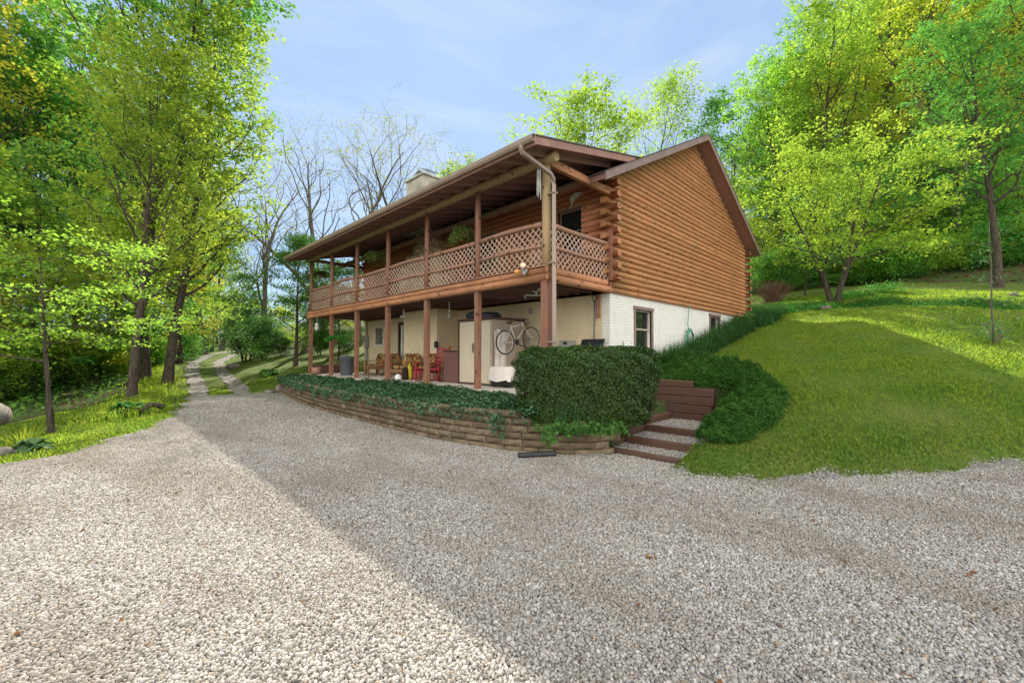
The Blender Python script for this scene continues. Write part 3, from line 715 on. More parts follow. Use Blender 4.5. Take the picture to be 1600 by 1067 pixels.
# windows
def window(name, axis, pos, a0, a1, z0, z1, out, frame='trim', glass='glass', mullion=0, tw=.10, label=None, head=.03, sash='trim'):
    def bx(mb, l, r, zz0, zz1, o0, o1):
        y0, y1 = pos+out*o0, pos+out*o1
        if axis == 'X': mb.box(l, r, y0, y1, zz0, zz1, bev=.004)
        else: mb.box(y0, y1, l, r, zz0, zz1, bev=.004)
    mb = MB()
    bx(mb, a0-tw, a0, z0-.02, z1, -.05, .03); bx(mb, a1, a1+tw, z0-.02, z1, -.05, .03)
    bx(mb, a0-tw-head, a1+tw+head, z1, z1+tw, -.05, .045); bx(mb, a0-tw-.03, a1+tw+.03, z0-.09, z0-.022, -.05, .06)
    w_ = P_(mb, name, frame, label)
    sb = MB(); s = .045; zm = (z0+z1)/2
    for (q0, q1, o0) in ((zm-.02, z1, -.06), (z0, zm+.02, -.10)):
        bx(sb, a0, a0+s, q0, q1, o0-.03, o0); bx(sb, a1-s, a1, q0, q1, o0-.03, o0); bx(sb, a0+s, a1-s, q0, q0+s, o0-.03, o0); bx(sb, a0+s, a1-s, q1-s, q1, o0-.03, o0)
        if mullion:
            for k in range(1, mullion): c = a0+(a1-a0)*k/mullion; bx(sb, c-.012, c+.012, q0+s, q1-s, o0-.025, o0-.002)
            bx(sb, a0+s, a1-s, (q0+q1)/2-.012, (q0+q1)/2+.012, o0-.0249, o0-.003)
    SUB(sb, 'sash', sash, w_)
    gb = MB(); bx(gb, a0+.01, a1-.01, z0+.01, z1-.01, -.16, -.135); SUB(gb, 'pane', glass, w_)
    return w_
M['sashpaint'] = flat('pale_sash_paint', (.50, .44, .36), .5, .4)
window('window', 'X', 0, *WIN1, -1, label='larger double hung window near the front corner of the brick wall', sash='sashpaint')
window('window', 'X', 0, *WIN2, -1, label='double hung window far along the brick wall above the strap leaved plants', sash='sashpaint')
window('window', 'Y', W0, *WINP, -1, 'white', 'glassin', 3, .06, 'small white framed window with a figurine behind the glass', sash='greymetal')
for k, h in enumerate(UW): window('porch_window', 'Y', W0-.03, *h, -1, 'trim', 'glass', 0, .09)
# double door under the porch
mb = MB(); y0, y1, z0, z1 = DOOR
mb.box(W0-.04, W0+.06, y1, y1+.10, 0, z1, bev=.005); mb.box(W0-.05, W0+.06, y0-.1, y1+.10, z1, z1+.11, bev=.005); dr = P_(mb, 'door_frame', 'darkbrown')
for a, b in ((y0+.92, y1-.02), (y0+.02, y0+.88)):
    mb = MB(); s = .15
    mb.box(W0+.04, W0+.08, a, a+s, .03, z1-.02, bev=.004); mb.box(W0+.04, W0+.08, b-s, b, .03, z1-.02, bev=.004)
    for q0, q1 in ((.03, .62), (1.3, 1.36), (z1-.17, z1-.02)): mb.box(W0+.041, W0+.079, a+s, b-s, q0, q1, bev=.004)
    mb.box(W0+.045, W0+.075, (a+b)/2-.012, (a+b)/2+.012, 1.36, z1-.17); mb.box(W0+.046, W0+.074, a+s, b-s, 1.7, 1.725)
    d_ = P_(mb, 'door', 'white', 'white glazed door under the porch')
    mb = MB(); mb.box(W0+.085, W0+.10, a+s-.01, b-s+.01, .6, z1-.15); SUB(mb, 'pane', 'glassin', d_)
    mb = MB(); mb.lathe([(.0, 0), (.03, .005), (.032, .03), (.015, .05), (0, .055)], (0, 0, 0), 10, M=Matrix.Translation((W0+.04, a+.07, 1.0)) @ Matrix.Rotation(-PI/2, 4, 'Y')); SUB(mb, 'handle', 'steel', d_)
# roof
def slab(mb, pts, th):
    n = len(pts); vs = list(pts)+[(p[0], p[1], p[2]-th) for p in pts]
    mb.add(vs, [tuple(range(n)), tuple(range(2*n-1, n-1, -1))]+[(i, i+n, (i+1) % n+n, (i+1) % n) for i in range(n)])
VN, VF = -.57, 15.2
RU = 15.03
mb = MB()
for (u0, z0, u1, z1) in ((1.66, zroof(1.66), APU, APZ), (APU, APZ, RU, zroof(RU))):
    slab(mb, [(u0, VN+.03, z0-.015), (u1, VN+.03, z1-.015), (u1, VF-.03, z1-.015), (u0, VF-.03, z0-.015)], .17)
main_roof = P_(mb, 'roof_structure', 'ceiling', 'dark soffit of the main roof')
mb = MB()
for (u0, z0, u1, z1) in ((1.60, zroof(1.60)+.02, APU, APZ+.02), (APU, APZ+.02, RU+.05, zroof(RU+.05)+.02)):
    slab(mb, [(u0, VN-.03, z0), (u1, VN-.03, z1), (u1, VF+.03, z1), (u0, VF+.03, z0)], .032)
P_(mb, 'main_roof', 'shingle')
PE, PZ0, PZ1U = -.98, 5.50, 3.52
psl = .225
def zp(u): return PZ0+psl*(u-PE)
mb = MB(); slab(mb, [(PE+.03, -.47, zp(PE)-.015), (PZ1U, -.47, zp(PZ1U)-.015), (PZ1U, VF-.03, zp(PZ1U)-.015), (PE+.03, VF-.03, zp(PE)-.015)], .10)
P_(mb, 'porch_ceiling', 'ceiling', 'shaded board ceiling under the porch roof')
mb = MB(); slab(mb, [(PE-.06, -.53, zp(PE-.06)+.02), (PZ1U+.1, -.53, zp(PZ1U+.1)+.02), (PZ1U+.1, VF+.03, zp(PZ1U+.1)+.02), (PE-.06, VF+.03, zp(PE-.06)+.02)], .03)
P_(mb, 'porch_roof', 'shingle')
mb = MB()   # rafters under the porch roof
for k in range(26):
    v = -.1+k*.6; a, b = (PE+.1, zp(PE+.1)-.118), (W0-.05, zp(W0-.05)-.118)
    slab(mb, [(a[0], v, a[1]), (b[0], v, b[1]), (b[0], v+.05, b[1]), (a[0], v+.05, a[1])], .12)
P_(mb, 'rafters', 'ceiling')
# rake boards (gable trim) and porch fascia
def rake(mb, u0, z0, u1, z1, v0, v1, h): 
    vs = [(u0, v0, z0), (u1, v0, z1), (u1, v0, z1-h), (u0, v0, z0-h), (u0, v1, z0), (u1, v1, z1), (u1, v1, z1-h), (u0, v1, z0-h)]
    mb.add(vs, [(0, 3, 2, 1), (4, 5, 6, 7), (0, 1, 5, 4), (3, 7, 6, 2), (0, 4, 7, 3), (1, 2, 6, 5)])
for nm, v0, v1 in (('rake_board', VN-.02, VN+.02), ('rake_board', VF-.02, VF+.02)):
    mb = MB(); rake(mb, 1.62, zroof(1.62)-.012, APU, APZ-.012, v0, v1, .21); rake(mb, APU, APZ-.012, RU+.02, zroof(RU+.02)-.012, v0, v1, .21); P_(mb, nm, 'trim', 'greyish taupe trim board along the gable roof edge')
mb = MB(); rake(mb, PE+.02, zp(PE+.02)-.012, 3.3, zp(3.3)-.012, -.51, -.47, .17); P_(mb, 'porch_fascia', 'trim_side', 'red brown fascia on the open end of the porch roof')
mb = MB(); rake(mb, PE+.02, zp(PE+.02)-.012, 3.3, zp(3.3)-.012, VF-.04, VF, .17); P_(mb, 'porch_fascia', 'trim_side')
mb = MB(); mb.box(PE-.0, PE+.04, -.50, VF, PZ0-.20, PZ0-.02); P_(mb, 'eave_fascia', 'trim_side')
mb = MB(); prof = [(0, 0), (0, -.12), (-.03, -.14), (-.075, -.135), (-.105, -.09), (-.115, -.01), (-.10, -.005), (-.095, -.085), (-.07, -.12), (-.035, -.125), (-.012, -.11), (-.012, 0)]
n = len(prof); vs = [(PE-.002+x, y, PZ0-.01+z) for y in (-.54, VF+.02) for x, z in prof]
mb.add(vs, [(k, (k+1) % n, (k+1) % n+n, k+n) for k in range(n)]+[tuple(range(n))[::-1], tuple(range(n, 2*n))]); P_(mb, 'gutter', 'gutter', 'long brown gutter along the porch eave')
mb = MB(); mb.box(RU+.02, RU+.10, VN, VF, zroof(RU)-.20, zroof(RU)-.03, bev=.01); P_(mb, 'gutter', 'gutter')
# downspout: short vertical outlet, offset pipe, then straight down beside the corner post
def rtube(mb, pts, wx, wy):
    pts = [np.array(p, float) for p in pts]
    vs = []
    for i, p in enumerate(pts):
        t = pts[min(i+1, len(pts)-1)]-pts[max(i-1, 0)]; t /= np.linalg.norm(t); x = np.cross(t, (0, 0, 1.)); 
        if np.linalg.norm(x) < .15: x = np.array([_R[0], _R[1], 0])
        x /= np.linalg.norm(x); y = np.cross(x, t)
        for a, b in ((-1, -1), (1, -1), (1, 1), (-1, 1)): vs.append(p+x*wx*a+y*wy*b)
    fs = [(i*4+k, i*4+(k+1) % 4, i*4+4+(k+1) % 4, i*4+4+k) for i in range(len(pts)-1) for k in range(4)]+[(0, 1, 2, 3), (len(pts)*4-1, len(pts)*4-2, len(pts)*4-3, len(pts)*4-4)]
    mb.add(vs, fs)
mb = MB(); DS = (-.02, -.24)
rtube(mb, [(PE-.05, -.18, PZ0-.10), (PE-.05, -.18, PZ0-.20), (PE-.02, -.18, PZ0-.27), (DS[0]-.12, DS[1]+.0, 5.02), (DS[0]-.03, DS[1], 4.93), (DS[0], DS[1], 4.80), (DS[0], DS[1], .0)], .044, .036)
for z in (1.2, 3.0, 4.6): mb.box(DS[0]-.065, DS[0]+.065, DS[1]-.06, DS[1]+.14, z, z+.03)
P_(mb, 'downspout', 'gutter', 'brown metal downspout running down beside the corner post')
# deck
mb = MB(); mb.box(-.08, W0-.02, -.02, V1, 2.86, 2.93); P_(mb, 'deck_floor', 'dark_wood')
mb = MB()
for k in range(37): mb.box(-.0, W0-.06, .15+k*.4, .19+k*.4, 2.66, 2.855)
P_(mb, 'deck_joists', 'dark_wood', 'dark joists under the deck')
mb = MB(); dlog(mb, 'Y', -.11, V1+.05, -.10, -1, 2.63, .16, .05); dlog(mb, 'Y', -.11, V1+.05, -.10, -1, 2.79, .15, .05)
P_(mb, 'deck_rim_beam', 'beamY', 'orange brown log faced rim beam along the front of the deck')
mb = MB(); dlog(mb, 'X', -.11, W0-.03, -.08, -1, ZF, HC-.002, .055); dlog(mb, 'X', -.11, W0-.28, -.08, -1, ZF+HC, HC-.002, .05)
P_(mb, 'deck_side_beam', 'beamX', 'orange brown log faced beam on the side of the deck')
mb = MB(); mb.box(-.17, -.02, -.06, V1+.02, 2.945, 2.975); P_(mb, 'deck_sill', 'rail')
BAY = 2.44
for k in range(7):
    v = k*BAY
    mb = MB(); r = .105 if k == 0 else .085
    mb.tube([(0, v, 2.90), (.004, v+.003, 3.7), (-.003, v, 4.6), (0, v, 5.36)], [r*1.03, r, r*.97, r*.93], 14); P_(mb, 'log_post', 'peeled' if k == 0 else 'post', 'pale peeled corner log post' if k == 0 else None)
    mb = MB(); q = .075 if k else .10; mb.box(-q, q, v-q, v+q, -.02, 2.63, bev=.008); P_(mb, 'lower_post', 'post')
mb = MB(); pts = [(-.02, -.32+.01*0, 5.45)]+[(-.02+random.uniform(-.008, .008), k*1.22, 5.45+random.uniform(-.008, .008)) for k in range(0, 13)]+[(-.02, V1+.3, 5.45)]
pts = sorted(pts, key=lambda p: p[1]); mb.tube(pts, .115, 12); P_(mb, 'header_log', 'peeled', 'long peeled header log on top of the porch posts')
mb = MB(); mb.box(.12, W0+.02, -.06, .06, 5.35, 5.54, bev=.01); P_(mb, 'cross_beam', 'beamX', 'bright orange brown cross beam from corner post to log wall')
mb = MB(); mb.tube([(.1, V1-.05, 5.42), (W0, V1-.05, 5.42)], .08, 10); P_(mb, 'cross_beam', 'post')
mb = MB(); mb.box(2.60, 2.68, -.13, .0, 2.95, 4.35, bev=.006); P_(mb, 'rail_end_post', 'post')
def lattice(mb, axis, pos, a0, a1, z0, z1, sp=.128, wd=.033):
    h = z1-z0; L = a1-a0
    for sgn, o in ((1, .0), (-1, .011)):
        k = -h
        while k < L:
            # strip from (k,0) to (k+h,h) clipped to [0,L]
            s0, s1 = max(k, 0), min(k+h, L)
            if s1-s0 > .02:
                pa = (s0, s0-k); pb = (s1, s1-k)
                if sgn < 0: pa = (pa[0], h-pa[1]); pb = (pb[0], h-pb[1])
                w2 = wd*.5*1.414
                q = [(pa[0]-w2*.5, pa[1]+sgn*w2*.5), (pa[0]+w2*.5, pa[1]-sgn*w2*.5), (pb[0]+w2*.5, pb[1]-sgn*w2*.5), (pb[0]-w2*.5, pb[1]+sgn*w2*.5)]
                q = [(min(max(x, 0), L), min(max(y, 0), h)) for x, y in q]
                vs = []
                for oo in (o-.005, o+.005):
                    for x, y in q: vs.append((a0+x, pos+oo, z0+y) if axis == 'X' else (pos+oo, a0+x, z0+y))
                mb.add(vs, [(0, 1, 2, 3), (7, 6, 5, 4), (0, 4, 5, 1), (1, 5, 6, 2), (2, 6, 7, 3), (3, 7, 4, 0)])
            k += sp*1.414
def railing(axis, pos, a0, a1, wob):
    mb = MB(); n = 7
    for z, r in ((3.97, .062), (3.46, .052)):
        pts = []
        for k in range(n+1):
            a = a0+(a1-a0)*k/n; dz = math.sin(k/n*PI)*wob+random.uniform(-.006, .006)
            pts.append((a, pos, z+dz) if axis == 'X' else (pos, a, z+dz))
        mb.tube(pts, [r*random.uniform(.92, 1.06) for _ in pts], 9)
    o = P_(mb, 'railing', 'rail' if axis == 'Y' else 'rail')
    lb = MB(); lattice(lb, axis, pos+(0 if axis == 'Y' else 0), a0+.0, a1, 2.985, 3.44); lattice(lb, axis, pos, a0, a1, 3.50, 3.94); SUB(lb, 'lattice_panel', 'lattice', o)
for k in range(6): railing('Y', 0, k*BAY+.10, (k+1)*BAY-.08, random.uniform(-.03, .045))
railing('X', 0, .12, 2.60, -.02); railing('X', V1-.05, .12, 2.60, .02)
# stone chimney on the deck and the stack above the roof
mb = MB()
rr = random.Random(3)
for (u0, v0, v1, z0, z1) in ((1.92, 6.85, 9.95, 2.93, 4.55), (2.0, 7.1, 9.5, 4.55, 5.05), (2.08, 7.5, 9.1, 5.05, 5.5), (2.12, 7.8, 8.9, 5.5, 5.95)):
    mb.box(u0, W0-.02, v0, v1, z0, z1-.002, bev=.05)
    for q in range(int((v1-v0)*7)):
        c = (u0-.0, rr.uniform(v0+.1, v1-.1), rr.uniform(z0+.1, z1-.08)); mb.blob(c, (.05, rr.uniform(.1, .2), rr.uniform(.07, .14)), 8, 5, None, .6)
ch = P_(mb, 'stone_chimney', 'stone', 'rounded fieldstone chimney seen behind the deck railing')
mb = MB(); mb.box(1.9, 2.95, 8.05, 9.35, 5.9, 8.15, bev=.02); mb.box(1.84, 3.01, 7.99, 9.41, 8.152, 8.24, bev=.02); st = P_(mb, 'chimney_stack', 'stucco', 'mossy stucco chimney stack above the roof')
for dv in (8.4, 9.05):
    mb = MB(); mb.box(2.3, 2.62, dv-.17, dv+.17, 8.242, 8.36); Mx = Matrix.Translation((2.45, dv, 8.55)) @ Matrix.Rotation(.35*(1 if dv < 8.8 else -1), 4, 'X')
    mb.box(-.3, .3, -.26, .26, -.012, .012, M=Mx)
    for a in (-.14, .14): mb.box(2.45+a-.01, 2.45+a+.01, dv-.12, dv-.10, 8.36, 8.53)
    SUB(mb, 'chimney_cap', 'steel', st)
print('house done')
# ------------------------------------------------------------ planting near the house
def cloud_obj(name, P, N, size, aspect, mat, seed=0, parent=None):
    V, F = leaf_cloud(np.asarray(P), np.asarray(N), size, aspect, seed=seed); return link(name, np_mesh(name, V, F, M[mat]), parent)
rg = np.random.default_rng(11)
# ivy bed
n = 46000; v = rg.uniform(-1.45, 15.0, n); wu = wall_u(v); t = rg.random(n)**.9; u = wu-.10+t*(-.30-wu)
keep = ~((v < -.2) & (rg.random(n) < .25)); v, u, wu = v[keep], u[keep], wu[keep]
hgt = .13+.07*np.sin(u*4+v*2.3)*np.sin(v*3.1)+.04*np.sin(v*9)+.03*np.sin(u*13+v*5)
edge = np.clip((u-wu+.10)/.22, 0, 1)
z = np.maximum(T(u, v), -.17)+hgt*(.35+.65*edge)*rg.uniform(.55, 1.05, len(u))*np.clip((-.22-u)/.25, .35, 1)
z = np.where(u < wu+.02, -.16+rg.uniform(-.10, .10, len(u)), z)
N = rg.normal(size=(len(u), 3))*.45+np.stack([-.5*(1-edge), np.zeros(len(u)), np.ones(len(u))], 1)
P = np.stack([u, v, z], 1)
hang = []
for k in range(46):     # runners hanging over the blocks
    v0 = rg.uniform(-1.3, 13); L = rg.uniform(.05, .22) if v0 > -.6 else rg.uniform(.2, .42)
    for q in range(int(18*L/.2)): hang.append((wall_u(v0)-.06-rg.uniform(0, .05), v0+rg.normal(0, .06), -.13-rg.uniform(0, L)))
hang = np.array(hang); P = np.concatenate([P, hang]); N = np.concatenate([N, rg.normal(size=(len(hang), 3))*.4+[-1, 0, .4]])
tag(cloud_obj('ivy_bed', P, N, .060, .85, 'ivy', 2), 'dark green ivy covering the bed along the top of the block wall', 'ivy', kind='stuff')
mb = MB(); mb.box(-2.3, -.44, -.2, 14.6, -.26, -.10); 
# hedge: clipped block, leafy shell around a dark twig core
hA = np.array([-2.20, -1.02]); hB = np.array([-.50, -3.12]); hd = (hB-hA)/np.linalg.norm(hB-hA); hn = np.array([-hd[1], hd[0]]) ; hn = hn if hn[0] > 0 else -hn
hL = np.linalg.norm(hB-hA)
def hedge_surf(n, r):
    # superellipsoid-ish: t along 0..1, section rounded box, tapering to the base at the near end
    k = r.integers(0, 5, n); a = r.uniform(-1, 1, n); b = r.uniform(-1, 1, n)
    face = r.choice(4, n, p=[.42, .22, .18, .18])
    X = np.where(face == 2, np.sign(r.uniform(-1, 1, n)), a); Y = np.where(face == 0, -1, np.where(face == 3, 1, r.uniform(-1, 1, n))); Zc = np.where(face == 1, 1, b)
    Y = np.where(face == 1, r.uniform(-1, 1, n), Y); X = np.where(face == 2, X, r.uniform(-1, 1, n))
    v = np.stack([X, Y, Zc], 1); p = 5.0; nr = (np.sum(np.abs(v)**p, 1))**(1/p); v = v/nr[:, None]; nn = np.sign(v)*np.abs(v)**(p-1); nn /= np.linalg.norm(nn, axis=1)[:, None]
    return v, nn
n = 72000; v3, nn = hedge_surf(n, rg)
dep_in = np.abs(rg.normal(0, .055, n)); lump = .035*np.sin(v3[:, 0]*9+v3[:, 2]*5)*np.sin(v3[:, 2]*6+v3[:, 1]*4)+.02*np.sin(v3[:, 0]*21+v3[:, 2]*17)
hz = (v3[:, 2]+1)/2; taper = .86+.14*np.clip(hz*1.6, 0, 1); half = hL/2*(.84+.16*np.clip(hz*1.3, 0, 1))
s_ = 1-dep_in/.6+lump
lx = v3[:, 0]*half*s_+hL/2-.04*(1-hz); ly = v3[:, 1]*.62*taper*s_; lz = -.42+(1.09+.42)*.5*(1+v3[:, 2]*s_)
lz = np.where(v3[:, 2] > .9, np.minimum(lz, 1.075+.02*np.sin(lx*7)+rg.normal(0, .012, n)), lz)
cen = hA[None]+hn[None]*.55
P = np.stack([cen[:, 0]+hd[0]*lx+hn[0]*ly, cen[:, 1]+hd[1]*lx+hn[1]*ly, lz], 1)
Nn = np.stack([hd[0]*nn[:, 0]+hn[0]*nn[:, 1], hd[1]*nn[:, 0]+hn[1]*nn[:, 1], nn[:, 2]], 1)
hr = thing('boxwood_hedge', 'large dense clipped boxwood hedge at the near corner of the ivy bed', 'hedge', (cen[0, 0]+hd[0]*hL/2, cen[0, 1]+hd[1]*hL/2, -.45))
W(hr, cloud_obj('foliage', P, Nn+rg.normal(size=(n, 3))*.55+[0, 0, .25], .034, .62, 'hedge', 3))
shp = []
for q in range(150):
    k = int(rg.integers(0, n)); d_ = Nn[k]*.6+rg.normal(0, .35, 3)+[0, 0, .5]; d_ /= np.linalg.norm(d_); L_ = rg.uniform(.04, .13)
    for j in range(6): shp.append(P[k]+d_*L_*(j/5)+rg.normal(0, .008, 3))
shp = np.array(shp); W(hr, cloud_obj('new_shoots', shp, rg.normal(size=shp.shape), .03, .5, 'leaf_g', 6))
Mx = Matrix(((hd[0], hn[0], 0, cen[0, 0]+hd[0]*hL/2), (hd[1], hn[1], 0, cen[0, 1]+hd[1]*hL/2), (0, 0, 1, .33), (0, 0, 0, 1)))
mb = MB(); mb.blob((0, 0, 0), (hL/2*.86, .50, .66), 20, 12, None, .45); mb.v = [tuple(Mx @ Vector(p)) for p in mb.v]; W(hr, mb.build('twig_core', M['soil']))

# juniper groundcover: many feathery sprays on mounds
jc = []
spots = [(2.35, -2.55, .50), (2.4, -3.3, .55), (1.75, -3.75, .50), (1.1, -3.85, .46), (.45, -3.88, .42), (-.12, -3.86, .35), (2.5, -1.85, .5), (3.2, -2.7, .5), (3.5, -1.7, .5), (3.0, -1.1, .45), (.7, -4.05, .30)]
jP, jN = [], []
for (a, b, r) in spots:
    m = int(4200*r/.5); th = rg.uniform(0, 2*PI, m); ph = rg.random(m); rad = r*1.25*np.sqrt(ph); x = a+rad*np.cos(th); y = b+rad*np.sin(th)
    h = r*.66*np.sqrt(np.clip(1-ph, 0, 1))*(.8+.34*np.sin(x*17+np.sin(y*9))*np.sin(y*15+np.sin(x*11)))
    jP.append(np.stack([x, y, np.maximum(T(x, y), -.5)+.06+h+rg.normal(0, .02, m)], 1)); jN.append(np.stack([np.cos(th)*ph, np.sin(th)*ph, np.full(m, .6)], 1))
jP = np.concatenate(jP); jN = np.concatenate(jN)
ok = ~((jP[:, 0] < 1.72) & (jP[:, 1] > -3.50) ) ; jP, jN = jP[ok], jN[ok]
# sprays: 5 narrow needles clusters each
K = 4; Q = np.repeat(jP, K, 0)+rg.normal(0, .022, (len(jP)*K, 3)); QN = np.repeat(jN, K, 0)+rg.normal(0, .5, (len(jP)*K, 3))
V, F = leaf_cloud(Q, QN, .07, .20, seed=9)
jr = thing('juniper', 'wide spreading dark green juniper mounded beside the timber steps', 'shrub', (1.5, -3.2, 0)); W(jr, link('foliage', np_mesh('foliage', V, F, M['juniper'])))
mb = MB()
for (a, b, r) in spots:
    if a > 2.3: mb.blob((a, b, float(T(a, b))-.05), (r*.55, r*.55, r*.32), 12, 8)
W(jr, mb.build('branch_mat', M['soil']))
# strap-leaved clumps along the foundation
def clump(name, spots_, h, wd, label, cat, seed, mat='lily', lean=.9, npb=120, sp=.28, grp=None):
    r = np.random.default_rng(seed); P = []
    for (a, b) in spots_:
        th = r.uniform(0, 2*PI, npb); rad = sp*np.sqrt(r.random(npb)); P.append(np.stack([a+rad*np.cos(th), b+rad*np.sin(th), T(a+rad*np.cos(th), b+rad*np.sin(th))], 1))
    P = np.concatenate(P); V, F = blades(P, h, wd, lean, seed, 4)
    return tag(link(name, np_mesh(name, V, F, M[mat], True)), label, cat, grp)
k = 0
labs = ['nearest dark strap leaved clump below the coiled hose', 'dark strap leaved clump just beyond the coiled hose', 'dark strap leaved clump under the far foundation window', 'dark strap leaved clump at the far corner of the brick wall', 'last dark strap leaved clump past the rear corner of the house']
for q, (a, n_) in enumerate(((5.6, 7), (8.4, 8), (10.9, 8), (13.2, 8), (15.6, 8))):
    clump('daylily', [(a+rg.uniform(-1.3, 1.3), -.45-rg.uniform(0, .75)-(.2 if q > 2 else 0)) for _ in range(n_*2)], .62, .028, labs[q], 'plant', 30+q, npb=95)
p = atz(905, 672, -.4); clump('grassy_perennial', [(p[0], p[1]), (p[0]+.15, p[1]-.12), (p[0]-.25, p[1]+.2), (p[0]+.35, p[1]-.3), (p[0]-.1, p[1]+.1)], .40, .014, 'arching grassy clump growing out of the low end of the block wall', 'plant', 50, 'hosta', 1.0, 70, .14)
P = []
for (x, y) in ((838, 662), (850, 672), (860, 685), (868, 668), (945, 664), (960, 655), (975, 660), (985, 650), (880, 668), (895, 672), (910, 670), (925, 672), (935, 665), (950, 672), (968, 668)):
    q = atz(x, y, -.3); P.append(q+rg.normal(0, .07, (70, 3))*[1, 1, .8])
P = np.concatenate(P); tag(cloud_obj('trailing_vine', P, rg.normal(size=P.shape)+[-.6, -.6, 1], .065, .8, 'vine', 5), 'bright green trailing vine spilling over the low wall end below the hedge', 'vine')

# hostas
def hosta(name, p, s, n_, label, seed, mat='hosta'):
    r = random.Random(seed); vs = []; fs = []; mb = MB(); z0 = float(T(p[0], p[1]))
    for k in range(n_):
        az = r.uniform(0, 2*PI); el = r.uniform(.35, 1.25); L = s*r.uniform(.7, 1.1); wd = L*.42; c, s_n = math.cos(az), math.sin(az)
        rows = 6; vv = []
        for i in range(rows+1):
            t = i/rows; rr_ = L*(.25+.75*t)*math.cos(el)*(1); zz = L*(.25+.75*t)*math.sin(el)-L*.55*t*t; hw = wd*math.sin(PI*min(1, t*.93+.07))**.7*(.5 if i == 0 else 1)*.5
            for q, up in ((-1, .25), (0, 0), (1, .25)): vv.append((c*rr_-s_n*hw*q, s_n*rr_+c*hw*q, zz+up*hw))
        ff = []
        for i in range(rows):
            for q in range(2): a = i*3+q; ff.append((a, a+1, a+4, a+3))
        mb.add(vv, ff, True)
    o = mb.build(name, M[mat]); o.location = (p[0], p[1], z0); return tag(o, label, 'plant')
hosta('hosta', at(48, 712, 7.6)[:2], .42, 60, 'pale green hosta at the corner of the left lawn beside the gravel', 1)
hosta('hosta', atz(200, 645, -.75)[:2], .72, 90, 'dark green hosta at the foot of the slim roadside trunk', 2, 'leaf_dark')
hosta('hosta', atz(420, 600, -.6)[:2], .7, 60, 'leafy hosta at the far end of the block wall', 3, 'leaf_g')
clump('grass_tuft', [tuple(at(35, 695, 8.0)[:2])], .5, .014, 'yellow green fountain grass tuft behind the pale hosta', 'plant', 61, 'blade', .8, 160, .2)

